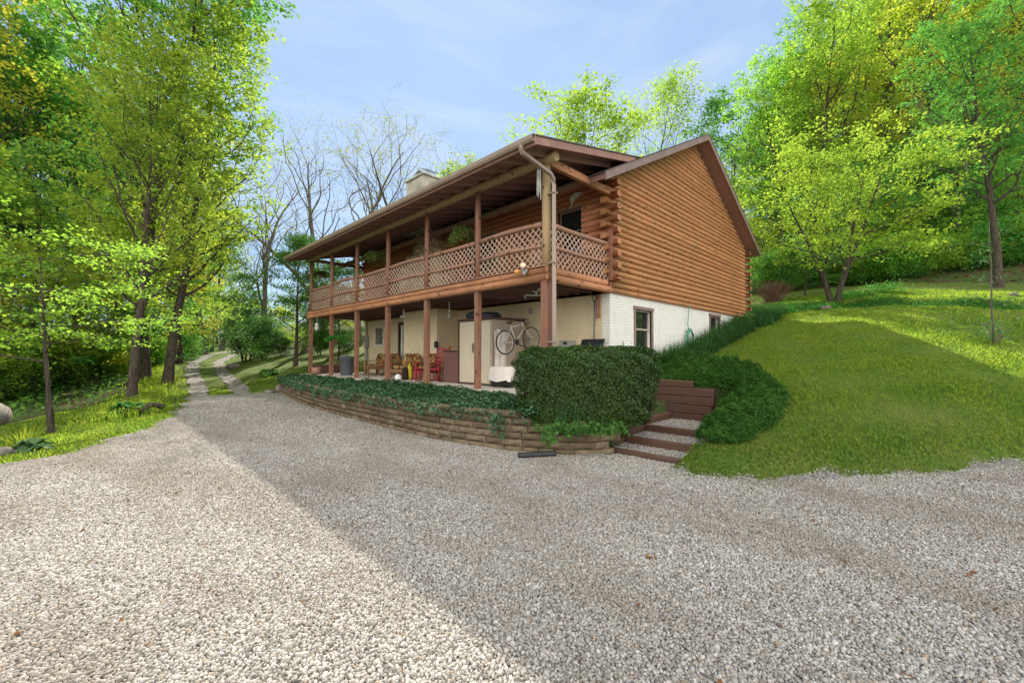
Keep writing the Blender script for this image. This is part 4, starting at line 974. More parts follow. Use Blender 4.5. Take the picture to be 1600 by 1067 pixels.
# ------------------------------------------------------------ trees
def grow_tree(seed, H, r0, bare=.25, nl=22, l1=.34, ang=(45, 75), up=.12, wob=.12, lv=3, c2=6, c3=4, lean=(0, 0), stems=1, flatten=0., shape='oval', leafn=50, leafs=.16, leafsp=.35, aspect=.7, sides=(9, 6, 4, 3), splay=0., minz=0, clump=1.0):
    r = random.Random(seed); nr = np.random.default_rng(seed); br = []; tips = []
    def norm(v): return v/(np.linalg.norm(v)+1e-9)
    def grow(p, d, L, rad, level, tz):
        n_ = max(3, int(L/(.9 if level == 0 else .45 if level == 1 else .3))); n_ = min(n_, 16); pts = [p.copy()]; dirs = [d]
        for i in range(n_):
            d = norm(d+np.array([r.gauss(0, wob), r.gauss(0, wob), r.gauss(0, wob*.6)])*(.22 if level == 0 and H > 12 and nl > 25 else .45 if level == 0 else 1)+np.array([0, 0, tz]))
            p = p+d*L/n_; pts.append(p.copy()); dirs.append(d)
        endr = .12 if level == 0 else .25
        rads = [rad*(1-(1-endr)*(i/n_)**(.9)) for i in range(n_+1)]
        if level == 0: rads[0] *= 1.35
        br.append((pts, rads, level))
        if level >= 1 and level >= lv-1:
            for i in range(1, n_+1): tips.append((pts[i], 1 if level == lv else .4))
        if level < lv:
            cnt = {0: nl, 1: c2, 2: c3}[level]; az0 = r.uniform(0, 6.28)
            for k in range(cnt):
                t = (bare+(1-bare)*(k+.5)/cnt) if level == 0 else .25+.75*(k+r.random())/cnt
                t = min(t, .99); i = min(int(t*n_), n_-1); f = t*n_-i; q = pts[i]*(1-f)+pts[i+1]*f; dd = dirs[min(i+1, n_)]
                az = az0+k*2.39996+r.uniform(-.4, .4); a = R(r.uniform(*ang)) if level == 0 else R(r.uniform(28, 58))
                ref = np.array([0, 0, 1.]) if abs(dd[2]) < .95 else np.array([1., 0, 0]); x = norm(np.cross(dd, ref)); y = np.cross(dd, x)
                nd = norm(dd*math.cos(a)+(x*math.cos(az)+y*math.sin(az))*math.sin(a))
                if level >= 1: nd[2] *= (1-flatten); nd = norm(nd)
                rr_ = rads[i]*(.55 if level == 0 else .6)
                if level == 0:
                    s_ = (t-bare)/(1-bare); prof = {'oval': .45+.75*math.sin(PI*min(1, s_*.85+.12)), 'cone': 1.15-.95*s_, 'umb': .5+.8*s_, 'vase': .9-.3*s_}[shape]
                    LL = H*l1*prof*r.uniform(.75, 1.15); rr_ = min(rr_, r0*.42)*r.uniform(.6, 1)
                else: LL = L*r.uniform(.35, .62)*(1.1-.5*t)
                grow(q, nd, LL, max(rr_, .006), level+1, up if level == 0 else up*.5)
    for s_ in range(stems):
        a = 2*PI*s_/max(1, stems)+r.uniform(-.4, .4); st = splay if stems > 1 else 0
        d = norm(np.array([lean[0]+st*math.cos(a), lean[1]+st*math.sin(a), 1.]))
        grow(np.array([math.cos(a)*.12*(stems > 1), math.sin(a)*.12*(stems > 1), -.25]), d, H*(r.uniform(.85, 1) if stems > 1 else 1)*.93, r0, 0, .0 if stems == 1 else -.02)
    mb = MB()
    for pts, rads, level in br: mb.tube(pts, rads, sides[level], cap=False)
    tp = np.array([t[0] for t in tips]); wt = np.array([t[1] for t in tips]); tot = int(leafn*len(tips)) if leafn < 500 else leafn
    wt = wt*np.where(nr.random(len(tp)) < clump, 1.0, .06)
    idx = nr.choice(len(tp), tot, p=wt/wt.sum()); off = nr.normal(0, leafsp, (tot, 3)); off[:, 2] *= (.55-.30*flatten)
    LP = tp[idx]+off; 
    if minz: LP = LP[LP[:, 2] > minz]
    LN = nr.normal(size=(len(LP), 3))*.55+np.array([0, 0, 1.]); LV, LF = leaf_cloud(LP, LN, leafs, aspect, seed=seed)
    return mb, LV, LF
def tree_proto(name, bark, leaf, **kw):
    mb, LV, LF = grow_tree(**kw)
    me = bpy.data.meshes.new(name+'_trunk'); me.from_pydata(mb.v, [], mb.f); me.polygons.foreach_set('use_smooth', mb.sm); me.materials.append(M[bark])
    return me, np_mesh(name+'_crown', LV, LF, M[leaf])
def put_tree(proto, name, p, label, cat='tree', rz=0, s=1.0, grp=None, z=None, sz=None):
    t = thing(name, label, cat, (p[0], p[1], float(T(p[0], p[1])) if z is None else z), rz, grp); t.scale = (s, s, sz or s)
    link('trunk', proto[0], t); link('crown', proto[1], t); return t
TALL = [tree_proto('tall0', 'bark', 'leaf', seed=1, H=24, r0=.27, bare=.24, nl=34, l1=.235, clump=.33, flatten=.35, leafn=13000, leafs=.225, leafsp=.24, aspect=.75),
        tree_proto('tall1', 'bark', 'leaf_y', seed=2, H=22, r0=.27, bare=.28, nl=30, l1=.22, clump=.33, flatten=.35, leafn=11000, leafs=.215, leafsp=.24, aspect=.75, lean=(.05, .02)),
        tree_proto('tall2', 'bark', 'leaf_g', seed=3, H=25, r0=.34, bare=.32, nl=34, l1=.24, clump=.33, flatten=.35, leafn=13000, leafs=.235, leafsp=.25, aspect=.75)]
UND = [tree_proto('und0', 'bark', 'leaf', seed=11, H=8.5, r0=.09, bare=.12, nl=18, l1=.42, flatten=.55, clump=.4, up=.02, leafn=8000, leafs=.165, leafsp=.25, aspect=.7),
       tree_proto('und1', 'bark', 'leaf_y', seed=12, H=7, r0=.08, bare=.15, nl=16, l1=.45, flatten=.6, clump=.4, up=.0, leafn=7500, leafs=.16, leafsp=.25, aspect=.7),
       tree_proto('und2', 'bark', 'leaf_g', seed=13, H=10, r0=.12, bare=.08, nl=20, l1=.38, flatten=.4, clump=.4, up=.02, leafn=9000, leafs=.18, leafsp=.26, aspect=.7)]
BARE = [tree_proto('bare0', 'bark_light', 'leaf_bud', seed=21, H=17, r0=.27, bare=.3, nl=13, l1=.34, ang=(28, 50), up=.10, wob=.2, c2=4, c3=3, leafn=800, leafs=.13, leafsp=.22),
        tree_proto('bare1', 'bark_light', 'leaf_bud', seed=22, H=15, r0=.24, bare=.25, nl=12, l1=.36, ang=(25, 45), up=.10, wob=.22, c2=4, c3=3, leafn=520, leafs=.12, leafsp=.22),
        tree_proto('bare2', 'bark_light', 'leaf_bud', seed=23, H=16, r0=.21, bare=.3, nl=11, l1=.34, ang=(28, 50), up=.12, wob=.24, c2=4, c3=3, leafn=1100, leafs=.13, leafsp=.25)]
GRN = [tree_proto('grn0', 'bark', 'leaf', seed=31, H=13, r0=.2, bare=.25, nl=20, l1=.42, ang=(35, 60), leafn=9000, leafs=.19, leafsp=.26, aspect=.8),
       tree_proto('grn1', 'bark', 'leaf', seed=32, H=14, r0=.16, bare=.25, nl=18, l1=.36, ang=(30, 50), leafn=5200, leafs=.17, leafsp=.26, aspect=.8)]
ORN = tree_proto('orn', 'bark', 'leaf', seed=41, H=7.6, r0=.12, bare=.22, nl=10, l1=.43, ang=(40, 65), flatten=.55, clump=.5, up=.03, stems=4, splay=.24, leafn=17000, leafs=.14, leafsp=.2, wob=.13)
DOG = tree_proto('dog', 'bark', 'leaf', seed=46, H=4.6, r0=.065, bare=.42, nl=13, l1=.62, ang=(62, 84), flatten=.8, up=.0, clump=.5, leafn=6000, leafs=.075, leafsp=.14)
MAP = tree_proto('map', 'bark', 'leaf_dark', seed=43, H=7.0, r0=.12, bare=.1, nl=16, l1=.48, flatten=.5, up=.02, leafn=26000, leafs=.11, leafsp=.25)
BUSH = tree_proto('bush', 'bark', 'leaf_dark', seed=44, H=2.6, r0=.05, bare=.05, nl=14, l1=.5, ang=(35, 70), leafn=12000, leafs=.085, leafsp=.16, stems=3, splay=.3)
# prominent trees, left
def tp(x, y, d): return at(x, y, d)
put_tree(DOG, 'dogwood', at(82, 675, 9.6), 'small young tree with flat layered branches standing alone on the left lawn', rz=.4, s=1.0)
nt_ = [((206, 612, 15.5), 0, 'slim grey trunk tree rising behind the dark roadside hosta', .6, 2.0), ((222, 590, 21), 2, 'thickest trunk of the left woods edge, just behind the slim grey one', 1.0, .7),
       ((262, 597, 19.5), 0, 'straight forest tree standing nearest the driveway ruts', .78, 1.0), ((280, 573, 30), 1, 'forest tree right behind the straight one by the ruts', .8, 4.0)]
for (a, k, lab, s, rz) in nt_: put_tree(TALL[k], 'forest_tree', at(*a), lab, rz=rz, s=s, grp=None)
rt = random.Random(5)
KC = ['fresh green', 'yellow green', 'deep green']
GL = 'trees filling the woods left of the driveway'; LL = 'leafy tree among many in the woods left of the driveway'
left = [(-20, 22), (40, 23), (118, 26), (150, 33), (-75, 20), (225, 36), (290, 42), (262, 52), (310, 55), (-50, 32), (85, 42), (225, 62), (-110, 26), (338, 60), (290, 70), (330, 44), (15, 52)]
for i, (x, d) in enumerate(left):
    q = at(x, 590, d); k = rt.choice([0, 0, 1, 1, 2]); sc = rt.uniform(.75, 1.0)*(.82 if x > 270 else 1)*(1 if x < 300 else .8)
    put_tree(TALL[k], 'forest_tree', q, 'tall %s tree %s the woods left of the driveway' % (KC[k], 'in the front rows of' if d < 34 else 'deep inside' if x < 250 else 'at the far driveway end of'), rz=rt.uniform(0, 6), s=sc, grp=GL)
GLU = 'understory trees in the woods left of the driveway'; LLU = 'low layered understory tree in the woods left of the driveway'
und = [(-40, 15), (10, 17), (55, 17.5), (100, 19), (150, 21), (185, 24), (130, 26), (60, 27), (0, 25), (-80, 20), (235, 30), (255, 35), (285, 33), (300, 46), (270, 43), (325, 50), (345, 58), (240, 50), (315, 66), (360, 72), (385, 66)]
for i, (x, d) in enumerate(und): put_tree(UND[i % 3], 'understory_tree', at(x, 590, d), 'low %s understory tree %s the woods left of driveway' % (KC[i % 3], 'at the near edge of' if d < 24 else 'deep inside' if x < 250 else 'at the far end of'), rz=rt.uniform(0, 6), s=rt.uniform(.75, 1.15)*(1 if x < 260 else .8), grp=GLU)
# middle: bare trees behind the road bank and behind the porch end
mid = [((413, 540, 33), 0, 'tall bare twin trunked tree at the top of the driveway bank', .95, .3), ((425, 540, 34.5), 1, 'second bare leaning trunk beside the twin trunked one', .7, 2.2),
       ((478, 505, 32), 0, 'bare budding tree left of the others above the porch eave', 1.08, 1.2), ((515, 500, 36), 2, 'pale budding tree second above the porch eave', 1.15, 3.1), ((560, 490, 33), 1, 'darkest bare tree standing tallest above the porch eave', 1.28, .2),
       ((596, 480, 38), 2, 'thin budding tree right of the tallest bare one', 1.1, 5), ((618, 470, 40), 1, 'thin bare tree just left of the chimney stack', 1.22, 2.6), ((642, 470, 42), 2, 'thin budding tree directly behind the chimney stack', 1.2, 4.1),
       ((318, 560, 40), 1, 'tall sparse tree whose thin top rises over the left woods', 1.35, 1.9), ((345, 560, 46), 2, 'sparse budding tree beside the thin topped one', 1.25, .9)]
for (a, k, lab, s, rz) in mid: put_tree(BARE[k], 'bare_tree', at(*a), lab, rz=rz, s=s)
put_tree(MAP, 'maple', at(462, 545, 24), 'dark green bushy maple beside the far end of the porch', rz=1)
put_tree(MAP, 'maple', at(530, 545, 25.5), 'second dark green maple seen through the far porch posts', rz=3.3, s=.62)
put_tree(BUSH, 'round_shrub', at(383, 556, 30), 'dark rounded shrub where the driveway disappears', 'shrub', 0, 1.3)
put_tree(BUSH, 'rhododendron', at(412, 552, 30), 'low dark shrub at the foot of the bare twin trunks', 'shrub', 2, .8)
gb = 'shrubs along the top of the road bank'
for i, (x, y, d) in enumerate(((440, 548, 31), (470, 545, 30), (500, 545, 29), (430, 552, 34), (535, 545, 30))): put_tree(UND[0] if i % 2 else BUSH, 'bank_shrub', at(x, y, d), 'leafy shrub in the row along the top of the road bank', 'shrub', i*1.3, (.24 if i % 2 else .6), gb)
for i, (x, d) in enumerate(((395, 60), (430, 55), (455, 62), (490, 50), (530, 58), (370, 75), (410, 80), (560, 50))): put_tree(UND[i % 3], 'distant_tree', at(x, 545, d), 'low hazy green tree far beyond the road bank', 'tree', i*1.1, .75, 'distant trees beyond the road bank')
# green trees behind the roof
for (a, k, lab, s, rz, h) in (((775, 300, 34), 0, 'rounded green tree left above the porch roof', .90, .5, 1.0), ((885, 300, 31), 0, 'large spreading green tree in the middle above the porch roof', 1.06, 2.4, 1.0), ((1025, 300, 60), 1, 'slender airy green tree above the gap between the two roofs', 1.85, 4, 1), ((1105, 300, 50), 2, 'faint bare tree above the gable peak', 1.1, 1, 1)):
    P = at(*a); put_tree(GRN[k] if k < 2 else BARE[1], 'tree', P, lab, rz=rz, s=s)
for i, x in enumerate((1000, 1045, 1140)): put_tree(UND[1 if i < 2 else 2], 'tree', at(x, 300, 40+7*i), 'low yellow green tree just behind the roof gap' if i < 2 else 'dark round topped tree just right of the gable peak', 'tree', i, 1.6 if i < 2 else 2.0, 'yellow green trees behind the roof gap' if i < 2 else None)
# right woods
put_tree(ORN, 'ornamental_tree', at(1303, 484, 20.5), 'multi stemmed spreading tree on the lawn behind the house', rz=.6, s=.98)
put_tree(MAP, 'lone_pine', at(1258, 463, 25), 'small dark evergreen shrub on the upper lawn left of the multi stemmed tree', 'shrub', 1, .42)
put_tree(TALL[2], 'lawn_tree', at(1560, 460, 20.5), 'tall dark trunk tree on the upper lawn at the right edge', rz=3, s=.55)
put_tree(BARE[1], 'twin_tree', at(1482, 447, 27), 'left trunk of the close pair at the edge of the right woods', rz=3, s=.8); put_tree(BARE[2], 'twin_tree', at(1490, 447, 27.4), 'right trunk of the close pair at the edge of the right woods', rz=1.5, s=.8)
GR = 'trees filling the woods on the right hillside'; LR = 'leafy tree among many on the right hillside'
rgt = [(1228, 37), (1278, 35), (1335, 35), (1185, 58), (1218, 52), (1252, 50), (1290, 50), (1335, 46), (1370, 42), (1410, 38), (1450, 41), (1500, 36), (1540, 38), (1590, 33), (1640, 36), (1165, 66), (1235, 62), (1310, 60), (1390, 52), (1470, 55), (1550, 50), (1620, 48), (1690, 34), (1205, 74), (1350, 70), (1500, 70), (1450, 30), (1620, 28), (1270, 72)]
for i, (x, d) in enumerate(rgt):
    lim = .80 if x < 1200 else (1.05 if x < 1240 else 1.15); lim = 1.0 if d < 38 and x < 1340 else lim
    k = rt.choice([0, 0, 1, 2]); put_tree(TALL[k], 'forest_tree', at(x, 430, d), 'tall %s tree on the right hillside, %s' % (KC[k], 'just behind the house gable' if x < 1300 else 'in the front rows' if d < 40 else 'in the rows far behind'), rz=rt.uniform(0, 6), s=rt.uniform(.75, .98)*lim, grp=GR)
GRU = 'understory trees on the right hillside'
for i in range(46):
    x = 1178+i*11+rt.uniform(-8, 8); d = rt.choice([28, 31, 34, 37, 42, 47]) if x > 1300 else rt.choice([40, 44, 48, 52]); put_tree(UND[i % 3], 'understory_tree', at(x, 430, d), 'low %s understory tree on the right hillside, %s' % (KC[i % 3], 'behind the multi stemmed tree' if x < 1420 else 'in the front rows to the right' if d < 36 else 'farther up the slope to the right'), rz=rt.uniform(0, 6), s=rt.uniform(.5, .95), grp=GRU)
SHR = [tree_proto('shr0', 'bark', 'leaf', seed=51, H=2.4, r0=.03, bare=.05, nl=12, l1=.5, ang=(35, 70), leafn=6000, leafs=.11, leafsp=.22, stems=3, splay=.35),
       tree_proto('shr1', 'bark', 'leaf_g', seed=52, H=2.0, r0=.03, bare=.05, nl=12, l1=.6, ang=(40, 75), leafn=6000, leafs=.12, leafsp=.24, stems=3, splay=.4)]
for i in range(40):
    x = -60+i*9.5+rt.uniform(-5, 5); d = rt.choice([0, 2, 5])+float(np.interp(x, [-60, 0, 100, 200, 260, 320], [14.5, 17, 20, 23.5, 29, 44])); put_tree(SHR[i % 2], 'woodland_shrub', at(x, 590, d), 'low %s shrub %s' % (KC[(i % 2)*2], 'under the left woods beyond the small lawn tree' if x < 150 else 'under the left woods along the driveway'), 'shrub', rt.uniform(0, 6), rt.uniform(.6, 1.25), 'shrubs under the left woods')
for i in range(52):
    x = 1195+i*8.3+rt.uniform(-6, 6); e = rt.uniform(9.6, 15); q = at(x, 430, 26)
    for _ in range(30):
        if q[0]-max(16.6, float(lawn_u0(q[1]))+9) >= e: break
        q = q+(q-CAM)*.03
    put_tree(SHR[i % 2], 'woodland_shrub', q, 'low %s shrub %s' % (KC[(i % 2)*2], 'under the trees right of the house gable' if x < 1400 else 'under the trees at the right end of the hillside'), 'shrub', rt.uniform(0, 6), rt.uniform(.6, 1.3), 'shrubs under the right woods')
# leaf litter edge, small shrubs on the flower strip
def twig_shrub(name, p, h, label, seed, n_=90, mat='twig', spread=.5):
    r = random.Random(seed); mb = MB()
    for k in range(n_):
        a = r.uniform(0, 2*PI); s_ = r.uniform(.05, 1)**.6*spread; H = h*(1-.45*(s_/spread)**2)*r.uniform(.7, 1); b0 = .28*h*r.random()**.5; b1 = r.uniform(0, 6.28); pts = [(b0*math.cos(b1), b0*math.sin(b1), -.05)]
        for i in range(1, 5): t = i/4; pts.append((b0*math.cos(b1)+math.cos(a)*s_*h*t**.8+r.uniform(-.05, .05), b0*math.sin(b1)+math.sin(a)*s_*h*t**.8+r.uniform(-.05, .05), H*t**1.1))
        mb.tube(pts, [.014*h/1.4, .010*h/1.4, .007*h/1.4, .005*h/1.4, .002], 4, cap=False)
        for j in range(3):
            b = pts[r.choice([2, 3])]; mb.tube([b, (b[0]+r.uniform(-.2, .2)*h, b[1]+r.uniform(-.2, .2)*h, b[2]+r.uniform(.1, .35)*h)], [.005, .002], 3, cap=False)
    o = mb.build(name, M[mat]); o.location = (p[0], p[1], float(T(p[0], p[1]))); return tag(o, label, 'shrub')
twig_shrub('twiggy_shrub', at(1207, 470, 24.5), 1.45, 'bare reddish brown twiggy shrub on the upper lawn near the house corner', 4, 150, spread=.75)
for q, (x, y, d, s_) in enumerate(((1225, 478, 20.5, .8), (1330, 474, 20.5, .8), (1378, 470, 20.8, 1.0), (1350, 476, 20.6, .5), (1285, 480, 20, .6))):
    c = at(x, y, d); c[2] = T(c[0], c[1]); P = c+rg.normal(0, .32*s_, (900, 3))*[1.3, 1.3, .55]+[0, 0, .18*s_]; P[:, 2] = np.maximum(P[:, 2], c[2])
    tag(cloud_obj('low_perennial', P, rg.normal(size=P.shape)+[0, 0, 1], .10, .5, 'leaf_g', q), ['low green mound at the foot of the twiggy shrub', 'low green mound right of the multi stemmed trunk', 'tallest low green mound on the flower strip', 'small green tuft between two mounds on the flower strip', 'low green mound left of the multi stemmed trunk'][q], 'plant')
# rough planted bank between the two lawns on the right
n = 16000; v = rg.uniform(-17, 3, n); u = np.maximum(16.6, lawn_u0(v)+9)+rg.normal(.75, .22, n)+.15*np.sin(v*2.3); P = np.stack([u, v, T(u, v)+rg.uniform(.0, .16, n)*(.4+.6*np.abs(np.sin(v*1.7)))], 1)
tag(cloud_obj('bank_groundcover', P, rg.normal(size=P.shape)+[-.4, 0, .8], .09, .5, 'leaf_dark', 13), 'dark low groundcover on the bank between the lower and upper right lawn', 'groundcover', kind='stuff')
# sapling right foreground
sp_ = at(1552, 521, 12.2); sp_[2] = T(sp_[0], sp_[1]); sr = thing('sapling', 'thin crooked sapling with few pale leaves standing on the right lawn', 'tree', sp_)
mb = MB(); base = [(0, 0, -.1), (.03, 0, .5), (-.03, .02, 1.1), (.02, 0, 1.7), (-.05, .0, 2.3), (.05, .02, 2.9), (0, 0, 3.6)]
mb.tube(base, [.035, .028, .024, .02, .016, .012, .006], 7); r = random.Random(8); tipsP = []
for k in range(10):
    b = base[1+k % 5]; a = r.uniform(0, 6.28); L = r.uniform(.3, .9); e = (b[0]+math.cos(a)*L, b[1]+math.sin(a)*L, b[2]+L*r.uniform(.1, .8)); mb.tube([b, ((b[0]+e[0])/2, (b[1]+e[1])/2, (b[2]+e[2])/2+.05), e], [.011, .008, .003], 5, cap=False); tipsP.append(e)
for k in range(14): a = r.uniform(0, 6.28); mb.tube([(.25+r.uniform(-.1, .1), -.1, -.05), (.25+math.cos(a)*.25, -.1+math.sin(a)*.25, r.uniform(.4, .9))], [.008, .003], 4, cap=False)
W(sr, mb.build('trunk', M['bark_light'])).location = sp_
P = np.concatenate([np.array(e)+rg.normal(0, .14, (26, 3)) for e in tipsP]+[rg.normal(0, .2, (160, 3))+[0, 0, .35]])
o = cloud_obj('crown', P, rg.normal(size=P.shape)+[0, 0, 1], .07, .8, 'hosta', 4); W(sr, o); o.location = sp_
# brush and fallen leaves at the edge of the right woods
n = 3500; u = rg.uniform(20, 48, n); v = rg.uniform(-26, 6, n); e = u-np.maximum(16.6, lawn_u0(v)+9); ok = (e > 8.9+rg.exponential(1, n)*0); u, v, e = u[ok], v[ok], e[ok]
P = np.stack([u, v, T(u, v)+.04], 1); tag(cloud_obj('leaf_litter', P, rg.normal(size=P.shape)*.3+[0, 0, 1], .22, .7, 'litter', 7), 'brown fallen leaves along the edge of the right woods', 'leaf litter', kind='stuff')
print('trees done')
# ------------------------------------------------------------ things on the patio and porch
def put(root, mb, nm, mat, label=None, par=None):
    o = mb.build(nm, M[mat]); o.parent = par or root
    if label: o['label'] = label
    return o
# storage cabinet
c = thing('storage_cabinet', 'tall beige resin storage cabinet with double doors and dark brown trim under the deck', 'cabinet', (.92, 2.92, 0))
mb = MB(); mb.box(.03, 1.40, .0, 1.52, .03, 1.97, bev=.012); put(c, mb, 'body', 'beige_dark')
for y0, y1, hy in ((.04, .755, .70), (.765, 1.48, .82)):
    mb = MB(); mb.box(-.012, .026, y0, y1, .06, 1.94, bev=.008); 
    for k in range(4): mb.box(-.016, -.010, y0+.09+k*.16, y0+.10+k*.16, .15, 1.85)
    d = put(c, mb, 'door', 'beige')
    mb = MB(); mb.tube([(-.014, hy, .98), (-.05, hy+(.03 if hy < .76 else -.03), 1.05), (-.055, hy+(.035 if hy < .76 else -.035), 1.13), (-.05, hy+(.03 if hy < .76 else -.03), 1.21), (-.014, hy, 1.28)], .011, 7); put(c, mb, 'handle', 'black', par=d)
mb = MB(); mb.box(-.05, 1.45, -.04, 1.57, 1.975, 2.045, bev=.015); put(c, mb, 'lid', 'darkbrown')
mb = MB(); mb.box(-.02, .03, 1.525, 1.56, .0, 1.97, bev=.005); mb.box(-.03, 1.42, -.02, 1.54, -.0, .03); put(c, mb, 'trim', 'darkbrown')
# dark bags piled on the cabinet
rr = random.Random(2)
def sack(p, r, seed, label):
    q = random.Random(seed); mb = MB(); mb.blob((0, 0, 0), r, 16, 10, None, .8); mb.v = [(a[0]*(1+.12*math.sin(a[1]*17+seed)), a[1]*(1+.1*math.sin(a[0]*19)), max(a[2]*(1+.16*math.sin(a[0]*13+a[1]*15+seed)), -r[2]*.75)) for a in mb.v]
    o = mb.build('storage_bag', M['bag']); o.location = p; tag(o, label, 'bag', None)
M['bag'] = flat('dark_navy_bag_fabric', (.035, .04, .055), .5, .4, .5, 9)
sack((1.45, 3.55, 2.13), (.38, .32, .12), 1, 'dark folded tarp bag lying on the cabinet nearer the corner post'); sack((1.35, 4.1, 2.16), (.32, .27, .15), 5, 'dark duffel bag on the far half of the cabinet top')
mb = MB()
for s_ in (-1, 1):
    mb.tube([(1.25, 3.85, 2.25), (1.2, 3.85+s_*.12, 2.38), (1.22, 3.85+s_*.22, 2.44)], [.02, .014, .005], 6); mb.tube([(1.2, 3.85+s_*.12, 2.38), (1.16, 3.85+s_*.10, 2.47)], [.012, .004], 6); mb.tube([(1.21, 3.85+s_*.17, 2.41), (1.2, 3.85+s_*.24, 2.36)], [.01, .004], 6)
tag(mb.build('antler_rack', M['bark_light']), 'small antler rack poking up from the bags on the cabinet', 'antlers')
# bicycle hung beside the cabinet
bk = thing('bicycle', 'silver and white bicycle hung up beside the beige cabinet', 'bicycle', (0, 0, 0))
A = np.array([1.14, 2.55, 1.28]); B = np.array([2.22, 2.50, 1.42]); ex = (B-A)/np.linalg.norm(B-A); ez = np.array([0, 0, 1.])-ex*ex[2]; ez /= np.linalg.norm(ez); ey = np.cross(ez, ex)
Mx = Matrix(((ex[0], ey[0], ez[0], A[0]), (ex[1], ey[1], ez[1], A[1]), (ex[2], ey[2], ez[2], A[2]), (0, 0, 0, 1)))
def bx_(mb): mb.v = [tuple(Mx @ Vector(p)) for p in mb.v]; return mb
WB = float(np.linalg.norm(B-A)); WRd = .34
for cx in (0, WB):
    mb = MB(); ring = [(cx+WRd*math.cos(t), 0, WRd*math.sin(t)) for t in np.linspace(0, 2*PI, 37)]; mb.tube(ring, .021, 8, cap=False); wo = put(bk, bx_(mb), 'wheel', 'rubber')
    mb = MB(); ring = [(cx+(WRd-.028)*math.cos(t), 0, (WRd-.028)*math.sin(t)) for t in np.linspace(0, 2*PI, 37)]; mb.tube(ring, .010, 6, cap=False); put(bk, bx_(mb), 'rim', 'silver', par=wo)
    mb = MB()
    for k in range(24): t = 2*PI*k/24; mb.tube([(cx+.02*math.cos(t+1), .02*(-1)**k, .02*math.sin(t+1)), (cx+(WRd-.03)*math.cos(t), 0, (WRd-.03)*math.sin(t))], .0028, 4, cap=False)
    mb.tube([(cx, -.05, 0), (cx, .05, 0)], .022, 8); put(bk, bx_(mb), 'spokes', 'steel', par=wo)
mb = MB(); BB = (.42, 0, -.04); ST = (.30, 0, .42); HT = (WB-.32, 0, .48); HB = (WB-.27, 0, .34)
for a, b, r in (((0, .04, 0), BB, .011), ((0, -.04, 0), BB, .011), ((0, .04, 0), ST, .009), ((0, -.04, 0), ST, .009), (BB, (.27, 0, .50), .016), (BB, HB, .018), (ST, HT, .016), (HB, (WB-.34, 0, .55), .019)): mb.tube([a, b], r, 8)
for s_ in (-.05, .05): mb.tube([(WB-.26, s_, .33), (WB-.05, s_, .05), (WB, s_, 0)], .013, 7)
put(bk, bx_(mb), 'frame', 'silver')
mb = MB(); mb.blob((.24, 0, .56), (.14, .07, .03), 12, 6); mb.tube([(.27, 0, .48), (.25, 0, .55)], .013, 6); put(bk, bx_(mb), 'saddle', 'black')
mb = MB(); mb.tube([(WB-.34, -.28, .60), (WB-.30, -.1, .62), (WB-.30, .1, .62), (WB-.34, .28, .60)], .013, 7); mb.tube([(WB-.34, 0, .54), (WB-.30, 0, .62)], .014, 6); put(bk, bx_(mb), 'handlebar', 'black')
mb = MB(); mb.lathe([(.02, -.005), (.09, -.004), (.09, .004), (.02, .005)], (0, 0, 0), 20, M=Matrix.Translation((BB[0], -.06, BB[2])) @ Matrix.Rotation(PI/2, 4, 'X')); mb.tube([(BB[0], -.07, BB[2]), (BB[0]+.12, -.08, BB[2]-.12)], .010, 6); mb.box(BB[0]+.08, BB[0]+.17, -.15, -.08, BB[2]-.135, BB[2]-.115); put(bk, bx_(mb), 'crankset', 'black')
# covered low cart (white cloth over a dark base)
ct = thing('covered_cart', 'low cart under a draped white cloth in front of the cabinet, beside the hedge', 'cart', (1.0, 2.38, 0), .15)
mb = MB(); mb.box(-.28, .34, -.36, .34, .05, .22, bev=.03); 
for a in (-.2, .25):
    for b in (-.28, .26): mb.lathe([(0, -.02), (.05, -.02), (.05, .02), (0, .02)], (a, b, .05), 12, M=Matrix.Rotation(PI/2, 4, 'X'))
put(ct, mb, 'base', 'black')
n_ = 28; vs = []; fs = []
for ri, (sc_, z) in enumerate(((.0, .585), (.7, .585), (.96, .575), (1.0, .54), (1.03, .42), (1.06, .3), (1.09, .19))):
    for k in range(n_):
        t = 2*PI*k/n_; f = lambda x: math.copysign(abs(x)**.45, x); fold = 1+(.035*math.sin(k*2.4)+.02*math.sin(k*5.1))*max(0, ri-2)/3
        vs.append((.36*f(math.cos(t))*sc_*fold, .40*f(math.sin(t))*sc_*fold, z+(.03*math.sin(k*1.7) if ri == 6 else 0)))
for i in range(6):
    for k in range(n_): a = i*n_+k; b = i*n_+(k+1) % n_; fs.append((a, b, b+n_, a+n_))
mb = MB(); mb.add(vs, fs, True); put(ct, mb, 'cloth', 'whitecloth')
# draped sheet between cabinet and cart (light tarp hanging on the cabinet side)
mb = MB(); vs = []; N_ = 14
for i in range(N_+1):
    for k in range(7):
        t = i/N_; z = 1.68-.04*k**1.5-(k/6)*1.05; vs.append((.98+.52*t, 2.86-.03*math.sin(t*16+k*.6), z-.28*abs(t-.35)**1.2+.02*math.sin(t*9)))
mb.add(vs, [(i*7+k, i*7+k+1, (i+1)*7+k+1, (i+1)*7+k) for i in range(N_) for k in range(6)], True); tag(mb.build('hanging_sheet', M['whitecloth']), 'pale grey sheet hanging against the cabinet side behind the bicycle', 'sheet')
